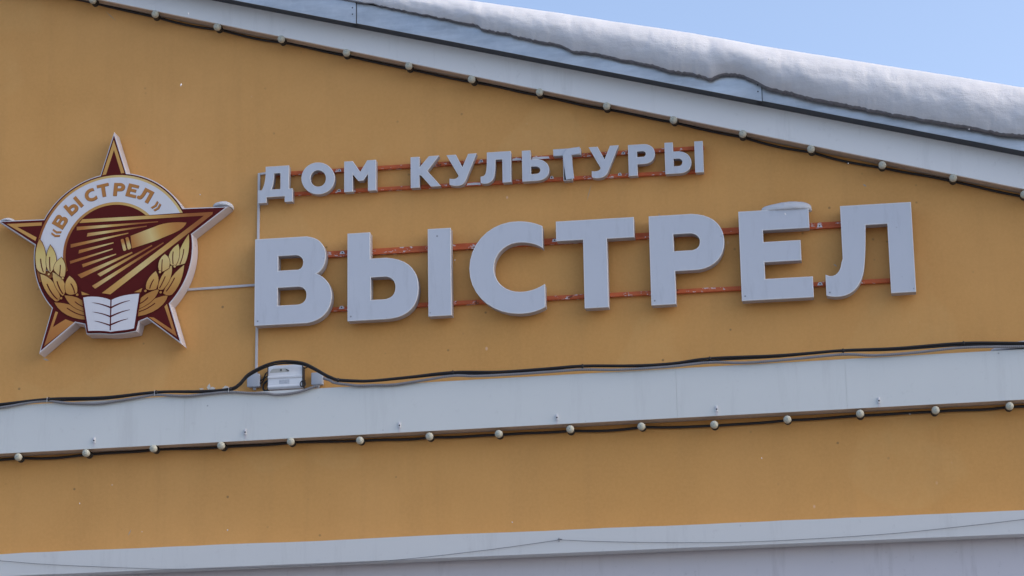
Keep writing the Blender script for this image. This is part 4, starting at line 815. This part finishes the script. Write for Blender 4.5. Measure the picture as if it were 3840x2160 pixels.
names = {
 'В': 'big pale letter В at the left end of the lower sign row',
 'Ы': 'big pale two-piece letter Ы, second in the lower sign row',
 'С': 'big pale round letter С in the middle of the lower sign row',
 'Т': 'big pale intact letter Т in the lower sign row',
 'Р': 'big pale letter Р with a closed bowl in the lower sign row',
 'Е': 'big pale letter Е carrying a cap of snow',
 'Л': 'big pale letter Л at the right end of the lower sign row',
 'Д': 'small pale letter Д at the left end of the upper sign row',
 'О': 'small pale round letter О in the upper sign row',
 'М': 'small pale letter М closing the first word of the upper row',
 'К': 'small pale letter К opening the second word of the upper row',
 'У1': 'small pale letter У beside the letter К in the upper row',
 'Л1': 'small pale letter Л between У and Ь in the upper row',
 'Ь': 'small pale letter Ь just left of the broken Т in the upper row',
 'Т1': 'small broken letter Т with its cracked face hanging loose',
 'У2': 'small pale letter У just right of the broken Т',
 'Р1': 'small pale letter Р with a closed bowl in the upper row',
 'Ы1': 'small pale two-piece letter Ы at the right end of the upper row'}
roots = {}
for key, (row, org, rings) in LETTERS.items():
    roots[key] = letter(key, row, org, rings, names[key], 'big letters of the lower sign row' if row == 'big' else 'small letters of the upper sign row')
# the broken T: open can with a dark inside, one face fragment in place and one hanging askew
tb = roots['Т1']
rr = oriented(LETTERS['Т1'][2])
v, f = [], []; cap([(offset(r_, -.003), h) for r_, h in rr], -.006, v, f)
obj('can_inside', v, f, M['letter_inside'], tb)
def shard(ring, y, tilt):
    r_ = oriented([ring])[0][0]; v, f = [], []
    zt = max(p[1] for p in r_)
    cap([(offset(r_, -.001), False)], y - .003, v, f); walls(r_, y, r_, y - .002, v, f); walls(r_, y - .002, offset(r_, -.001), y - .003, v, f)
    cap([(r_, False)], y, v, f)
    v = [(a, b - tilt * (zt - c), c) for a, b, c in v]
    return obj('face_fragment', v, f, M['letter_face'], tb)
shard(BROKEN_T[0], -.0495, 0)['label'] = 'left piece of the cracked face still in place'
shard(BROKEN_T[1], -.0545, .05)['label'] = 'right piece of the cracked face hanging askew'

xs_ = [p[0] for p in SNOW_E]
snow_lump('snow_cap', [(SNOW_E[0][0] - .012, -.065, 5.694), (-.58, -.068, 5.697), (-.50, -.07, 5.698), (-.43, -.068, 5.696), (SNOW_E[-1][0] + .006, -.065, 5.689)], 0.046, .046, 'white cap of snow lying on top of the big letter Е', 2)

# ------------------------------------------------------------------ star emblem
EY = -.115
emb = thing('star_emblem', 'white edged star emblem with maroon and gold print, open book and wreath', 'emblem', (EMB_C[0], 0, EMB_C[1]))
ol = oriented([EMB_OUTLINE])[0][0]
rim = offset(ol, .0062)
v, f = [], []
walls(rim, -.012, rim, EY + .003, v, f)
walls(rim, EY + .003, offset(rim, -.0025), EY, v, f)
cap([(rim, False)], -.012, v, f)
obj('side_sheet', v, f, M['emb_side'], emb, 28)
v, f = [], []
cap([(offset(rim, -.0024), False)], EY, v, f)
obj('face', v, f, M['emb_white'], emb)
flat('maroon_ground', ol, EY - .0005, M['maroon'], emb)
for p in EMB_CHEVRONS:
    flat('star_point_line', p, EY - .0012, M['g_chev'], emb)
def arc_band(r0, r1, a0, a1, n=64):
    out_ = [(r1 * math.cos(a0 + (a1 - a0) * i / n), r1 * math.sin(a0 + (a1 - a0) * i / n)) for i in range(n + 1)]
    in_ = [(r0 * math.cos(a0 + (a1 - a0) * i / n), r0 * math.sin(a0 + (a1 - a0) * i / n)) for i in range(n + 1)]
    return out_ + in_[::-1]
ER = EMB_R
flat('gold_ring', arc_band(ER * .60, ER * .983, R(10), R(200)), EY - .0012, M['g_ring'], emb)
flat('white_ring', arc_band(ER * .636, ER * .953, R(10), R(193)), EY - .0019, M['emb_white'], emb)
flat('maroon_disc', [(ER * .602 * math.cos(2 * math.pi * i / 72), ER * .602 * math.sin(2 * math.pi * i / 72)) for i in range(72)], EY - .0019, M['maroon'], emb)
flat('arrow_ground', EMB_ARROW[0], EY - .0026, M['maroon'], emb)
# small leftover of the plate below the wreath
for p in EMB_STRIPES:
    flat('gold_stripe', p, EY - .0033, M['g_stripe'], emb)
for p in EMB_RAYS:
    flat('gold_ray', p, EY - .0033, M['g_ray'], emb)
flat('bullet', EMB_BULLET[0], EY - .0042, M['g_bullet'], emb)
flat('cartridge_ring', EMB_BULLET[1], EY - .0042, M['g_case'], emb)
flat('cartridge_ring', EMB_BULLET[2], EY - .0042, M['g_case'], emb)
order = [6, 7, 3, 4, 5, 0, 1, 2, 14, 15, 11, 12, 13, 8, 9, 10, 16, 17]
for k, i in enumerate(order):
    p = oriented([EMB_LEAVES[i]])[0][0]
    y = EY - .0034 - .0008 * (k % 8)
    lf = flat('leaf', p, y - .0004, M['g_leaf'], emb)
    flat('leaf_outline', offset(p, .0032, 2.0), y, M['maroon'], lf)
    if i < len(EMB_VEINS):
        flat('leaf_vein', EMB_VEINS[i], y - .0009, M['maroon'], lf)
for x, z in EMB_BERRIES:
    c = [(x + .0072 * math.cos(2 * math.pi * i / 18), z + .0072 * math.sin(2 * math.pi * i / 18)) for i in range(18)]
    b = flat('berry', c, EY - .0106, M['g_leaf'], emb)
    flat('berry_outline', offset(c, .0024), EY - .0101, M['maroon'], b)
flat('book_outline', EMB_BOOK[0], EY - .0110, M['maroon'], emb)
bk = flat('book_pages', EMB_BOOK[1], EY - .0116, M['emb_white'], emb)
flat('book_spine', EMB_BOOK[2], EY - .0122, M['maroon'], bk)
for p in EMB_BOOK[3:]:
    flat('page_line', p, EY - .0122, M['maroon'], bk)
# lettering on the white ring
HT = .079
for ch, ang, rad in EMB_TEXT:
    a = R(ang); rot = a - math.pi / 2
    if ch in '«»':
        s = 1 if ch == '«' else -1; w_ = .015; h = .027; th = .0115
        rings = []
        for o in (-.0115, .0115):
            q = [(o - w_ / 2, 0), (o + w_ / 2 - th * .5, h), (o + w_ / 2 + th * .5, h), (o - w_ / 2 + th * 1.1, 0), (o + w_ / 2 + th * .5, -h), (o + w_ / 2 - th * .5, -h)]
            rings.append([(x * s, z) for x, z in q])
    else:
        src = LETTERS[ch][2]
        xs_ = [p[0] for r_ in src for p in r_]; zs_ = [p[1] for r_ in src for p in r_]
        k = HT / (max(zs_) - min(zs_)); cx, cz = (max(xs_) + min(xs_)) / 2, (max(zs_) + min(zs_)) / 2
        rings = [[((x - cx) * k * 1.06, (z - cz) * k) for x, z in r_] for r_ in src]
    def place(r_, dx=0, dz=0):
        return [(rad * math.cos(a) + x * math.cos(rot) - z * math.sin(rot) + dx, rad * math.sin(a) + x * math.sin(rot) + z * math.cos(rot) + dz) for x, z in r_]
    root_l = None
    for nm, dx, dz, y, mt in (('ring_letter_shade', .0022, -.0022, EY - .0026, M['g_text_shade']), ('ring_letter', 0, 0, EY - .0032, M['g_text'])):
        rr = oriented([place(r_, dx, dz) for r_ in rings]); v, f = [], []
        cap(rr, y, v, f)
        for r_, h in rr: walls(r_, y + .0004, r_, y, v, f)
        obj(nm, v, f, mt, emb)
def ep(x, z):
    return EMB_C[0] + x, EMB_C[1] + z
tipR = max(EMB_OUTLINE, key=lambda p: p[0]); tipL = min(EMB_OUTLINE, key=lambda p: p[0])
x, z = ep(*tipR)
snow_lump('snow_cap', [(x - .085, -.06, z + .020), (x - .035, -.065, z + .020), (x + .0, -.06, z + .019), (x + .030, -.055, z + .010)], 0.058, .030, 'small snow cap on the right hand point of the star emblem', 5)
x, z = ep(*tipL)
snow_lump('snow_cap', [(x - .02, -.065, z + .004), (x + .03, -.068, z + .011), (x + .07, -.065, z + .008)], 0.054, .020, 'small snow cap on the left hand point of the star emblem', 8)
for bx_, bz_ in ((.365, -.262), (-.305, -.385)):
    box('fixing_bracket', bx_, bx_ + .030, -.030, -.004, bz_ - .008, bz_ + .008, M['soffit'], emb, .003)
# ------------------------------------------------------------------ cable ducts on the wall
def duct(name, p, q, w_, label, sub=None):
    t = thing(name, label, 'cable duct', (p[0], 0, p[1]))
    dx, dz = q[0] - p[0], q[1] - p[1]; L = math.hypot(dx, dz)
    t.rotation_euler = (0, -math.atan2(dz, dx), 0)
    box('duct_base', 0, L, -.006, -.0005, -w_ / 2, w_ / 2, M['duct'], t)
    box('duct_cover', 0, L, -.014, -.0062, -w_ / 2 - .0008, w_ / 2 + .0008, M['duct'], t, .0015)
    return t
duct('cable_duct', DUCT_V[2], DUCT_V[0], .013, 'narrow white vertical cable duct running down behind letters Д and В')
duct('cable_duct', (DUCT_V[0][0] + .0085, DUCT_V[0][1] - .006), (DUCT_TOP[1][0] + .02, DUCT_TOP[1][1] - .006), .011, 'short white duct stub at the top left of letter Д')
duct('cable_duct', DUCT_H[0], (DUCT_V[1][0] - .0095, DUCT_H[1][1]), .012, 'white horizontal cable duct between star emblem and letter В')

# ------------------------------------------------------------------ junction boxes and power supply
def junction(x0, z1, x1, z0, label):
    t = thing('junction_box', label, 'junction box', ((x0 + x1) / 2, 0, z0), 'junction boxes beside the power supply')
    w_ = (x1 - x0) / 2; h = z1 - z0
    box('box_body', -w_ + .003, w_ - .003, -.036, -.0005, .003, h - .003, M['box'], t, .004)
    box('box_lid', -w_, w_, -.050, -.0362, 0, h, M['box'], t, .0055, 3)
    for s in (-1, 1):
        v, f = lathe_y([(.009, 0), (.009, .0)], 4)
    v, f = tube_data([(0, -.018, -.012), (0, -.018, .006)], .010, 12)
    obj('cable_gland', v, f, M['box'], t, 40)
    return t
junction(*JUNCTION[0], *JUNCTION[1], 'square grey junction box on the left of the silver power supply')
junction(*JUNCTION[2], *JUNCTION[3], 'square grey junction box on the right of the silver power supply')

(px0, pz1), (px1, _), (_, pz0), _ = PSU
pw, ph = px1 - px0, pz1 - pz0
ps = thing('power_supply', 'silver finned aluminium power supply box under a black cable arch', 'power supply', (px0, 0, pz0))
# extruded section in y,z swept along x
sec = [(-.004, 0), (-.050, 0), (-.062, .010), (-.062, .018), (-.056, .022), (-.056, .058), (-.064, .064), (-.064, .072), (-.052, .078), (-.052, ph - .004), (-.046, ph), (-.004, ph)]
v = [(0, y, z) for y, z in sec] + [(pw, y, z) for y, z in sec]; n = len(sec)
f = [(i, (i + 1) % n, n + (i + 1) % n, n + i) for i in range(n)] + [tuple(range(n)), tuple(range(n, 2 * n))]
obj('housing', v, f, M['alu'], ps)
flat('rating_label', [(.065, .027), (.125, .027), (.125, .052), (.065, .052)], -.0561, M['label'], ps, .0005)
flat('worn_sticker', [(.008, .096), (.018, .115), (.03, .120), (.10, .119), (.122, .108), (.115, .098), (.07, .096)], -.0521, M['worn_label'], ps, .0005)
v, f = lathe_y([(.005, 0), (.005, -.002)], 12)
obj('sticker_hole', v, f, M['socket'], ps, 40, (.075, -.053, .110))
v, f = tube_data([(.105, -.0535, .112), (.122, -.0535, .101)], .0022, 6)
obj('sticker_scratch', v, f, M['socket'], ps)
for x in (-.004, pw + .0005):
    box('end_cap', x, x + .0035, -.058, -.003, .004, ph - .012, M['dark_metal'], ps)
# leads from the power supply to the boxes
tube('lead', catmull([(-.002, -.03, .105), (-.02, -.03, .10), (-.035, -.03, .07), (-.06, -.03, .055)]), .004, M['cable'], ps)
tube('lead', catmull([(-.002, -.03, .085), (-.022, -.034, .075), (-.045, -.03, .045), (-.07, -.026, .04)]), .0035, M['cable'], ps)
tube('lead', catmull([(-.002, -.03, .06), (-.03, -.03, .04), (-.035, -.03, .012), (-.02, -.04, -.004), (.0, -.035, .004)]), .006, M['cable'], ps)
tube('lead', catmull([(pw, -.03, .118), (pw + .02, -.03, .122), (pw + .05, -.05, .126)]), .0035, M['cable'], ps)
loop = [(pw + .008 + .015 * math.cos(a), -.066 + .003 * math.sin(a * .5), .018 + .018 * math.sin(a)) for a in [R(100 - k * 20) for k in range(20)]]
tube('coiled_lead', [(pw + .022, -.06, .037), (pw + .012, -.064, .037)] + loop, .0032, M['cable'], ps)

# ------------------------------------------------------------------ cables along the top of the band
BLACK_CABLE = [(-7.6, 4.785), (-6.8, 4.772), (-6.0, 4.784)] + BLACK_CABLE + [(1.7, 4.852), (2.5, 4.846), (3.4, 4.852)]
GREY_LEFT = [(-7.6, 4.766), (-6.8, 4.760), (-6.0, 4.768)] + GREY_LEFT
GREY_RIGHT = GREY_RIGHT + [(1.7, 4.838), (2.5, 4.832), (3.4, 4.838)]
THIN_WIRE = [(-7.4, 3.905), (-6.2, 3.86)] + THIN_WIRE + [(1.6, 3.93), (2.6, 3.86), (3.6, 3.90)]
def path3(pts, y, wob=0, seed=0):
    P = catmull([(x, y, z) for x, z in pts], 6)
    return [Vector((p.x, p.y + wob * noise.noise(Vector((p.x * 2, seed, 0))), p.z)) for p in P]
bc = thing('black_cable_bundle', 'bundle of black cables tied along the band and arching over the power supply', 'cable', (BLACK_CABLE[0][0], -.135, BLACK_CABLE[0][1]))
def rel(P, o): return [p - o.location for p in P]
tube('cable', rel(path3(BLACK_CABLE, -.137, .002, 1), bc), .0072, M['cable'], bc)
tube('cable', rel(path3([(x, z - .0075 - .004 * math.sin(x * 5)) for x, z in BLACK_CABLE], -.131, .002, 6), bc), .0052, M['cable'], bc)
for x, z in CABLE_TIES:
    v, f = tube_data([(-.007, 0, 0), (-.003, 0, 0), (.003, 0, 0), (.007, 0, 0)], 0, 10, lambda i: (.009, .0125, .0125, .009)[i])
    t_ = obj('cable_tie', v, f, M['cable'], bc, 40, Vector((x, -.136, z - .002)) - bc.location)
for nm, pts, lab in (('grey_conduit', GREY_LEFT, 'grey corrugated conduit sagging along the band left of the power supply'), ('grey_conduit', GREY_RIGHT, 'grey corrugated conduit along the band right of the power supply')):
    v, f = tube_data([Vector(p) for p in path3(pts, -.134, .001, 3)], .0078, 10)
    o = obj(nm, v, f, M['conduit'], None, 50)
    tag(o, lab, 'conduit', 'grey conduits along the band')
# white cable-tie ends sticking up
for i, (x, z) in enumerate(CABLE_TIES[:3]):
    tube('tie_tail', [Vector((x - .008, -.146, z + .010)) - bc.location, Vector((x - .009, -.147, z - .022)) - bc.location], .0012, M['bare'], bc, 5)

# ------------------------------------------------------------------ festoon light strings
gv, gf = lathe_y([(.0, -.0795), (.006, -.079), (.012, -.0765), (.0170, -.0715), (.0200, -.064), (.0206, -.056), (.0190, -.047), (.0158, -.039), (.0135, -.034), (.0132, -.030)][1:], 22)
bulb_me = mesh_of('bulb', gv, gf, M['bulb'], 60)
tv, tf = lathe_y([(.0034, -.0788), (.003, -.0802), (.001, -.0806)], 10)
tip_me = mesh_of('bulb_tip', tv, tf, M['bulb_tip'], 60)
sv, sf = lathe_y([(.0205, -.004), (.0205, -.012), (.0175, -.016), (.0175, -.034), (.0150, -.0345)], 16)
sock_me = mesh_of('socket', sv, sf, M['socket'], 35)
def light_string(pts, label, sag, ext):
    x0, z0 = pts[0]
    t = thing('light_string', label, 'light string', (x0, -.026, z0), 'festoon light strings')
    random.seed(len(label))
    sl = (pts[-1][1] - pts[0][1]) / (pts[-1][0] - pts[0][0])
    full = [(x0 - .4 * ext[0], z0 - .4 * sl * ext[0])] + list(pts) + [(pts[-1][0] + .4, pts[-1][1] + .4 * sl)]
    P = []
    for i, ((xa, za), (xb, zb)) in enumerate(zip(full, full[1:])):
        s = sag * random.choice((.0, .15, .3, .4, .5, 1.1)); up = random.uniform(-.002, .003)
        for k in range(10):
            u = k / 10
            P.append((xa + (xb - xa) * u - x0, .008, za + (zb - za) * u - z0 + up * math.sin(math.pi * 2 * u) - s * math.sin(math.pi * u) + .014))
    P.append((full[-1][0] - x0, .008, full[-1][1] - z0 + .010))
    tube('cable', P, .0078, M['cable'], t)
    for x, z in pts:
        b = link('bulb', bulb_me, t, (x - x0, -.030, z - z0)); b.scale = (1.07, 1.07, 1.07)
        b.rotation_euler = (R(random.uniform(-5, 5)), random.uniform(0, 6.28), R(random.uniform(-5, 5)))
        link('bulb_tip', tip_me, b)
        s = link('socket', sock_me, b)
    return t
def extend(pts, n_left, n_right):
    n = len(pts) - 1
    dx, dz = (pts[n][0] - pts[0][0]) / n, (pts[n][1] - pts[0][1]) / n
    return [(pts[0][0] - dx * k, pts[0][1] - dz * k) for k in range(n_left, 0, -1)] + list(pts) + [(pts[n][0] + dx * k, pts[n][1] + dz * k) for k in range(1, n_right + 1)]
light_string(extend(BULBS_RAKE, 3, 7), 'black light string with pale bulbs sloping along the rake board', .010, (1, 1))
light_string(extend(BULBS_LOW, 5, 7), 'black light string with pale bulbs under the horizontal white band', .009, (1, 1))

# ------------------------------------------------------------------ thin wire on the lower cornice
wt = thing('thin_wire', 'thin slack wire strung across the lower white cornice', 'wire', (THIN_WIRE[0][0], -.13, THIN_WIRE[0][1]))
tube('wire', rel(path3(THIN_WIRE, -.130), wt), .0016, M['wire'], wt, 5)
hx, hz = THIN_WIRE[11]
tube('hook', rel(catmull([Vector((hx, -.119, hz + .012)), Vector((hx, -.130, hz + .008)), Vector((hx + .002, -.136, hz)), Vector((hx, -.130, hz - .010)), Vector((hx - .001, -.124, hz - .006))]), wt), .0019, M['wire'], wt, 6)

# ------------------------------------------------------------------ snow on the ledge and in the air
snow_lump('ledge_snow', [(LEDGE_SNOW[0][0] - .05, -.05, 4.822), (LEDGE_SNOW[1][0], -.055, 4.83), (LEDGE_SNOW[2][0], -.06, 4.84), (LEDGE_SNOW[3][0] + .3, -.06, 4.86), (2.4, -.06, 4.88), (3.6, -.06, 4.86)], .055, .035, 'thin ridge of snow lying on the band at the far right', 3)
random.seed(12)
v, f = [], []
for i in range(85):
    x, y, z = random.uniform(-6.5, 2.2), random.uniform(-5.5, -.25), random.uniform(3.0, 8.0)
    s = random.uniform(.0018, .0042)
    b = len(v)
    ax = [Vector((random.uniform(.6, 1.3) * s, 0, random.uniform(-.3, .3) * s)), Vector((0, s, 0)), Vector((random.uniform(-.4, .4) * s, 0, random.uniform(.8, 1.8) * s))]
    c = Vector((x, y, z))
    v += [c + ax[0], c - ax[0], c + ax[1], c - ax[1], c + ax[2], c - ax[2]]
    f += [tuple(b + k for k in t) for t in ((0, 2, 4), (2, 1, 4), (1, 3, 4), (3, 0, 4), (2, 0, 5), (1, 2, 5), (3, 1, 5), (0, 3, 5))]
sf_ = obj('falling_snow', v, f, M['snow'])
tag(sf_, 'scattered falling snowflakes in front of the facade', 'snow')
sf_['kind'] = 'stuff'
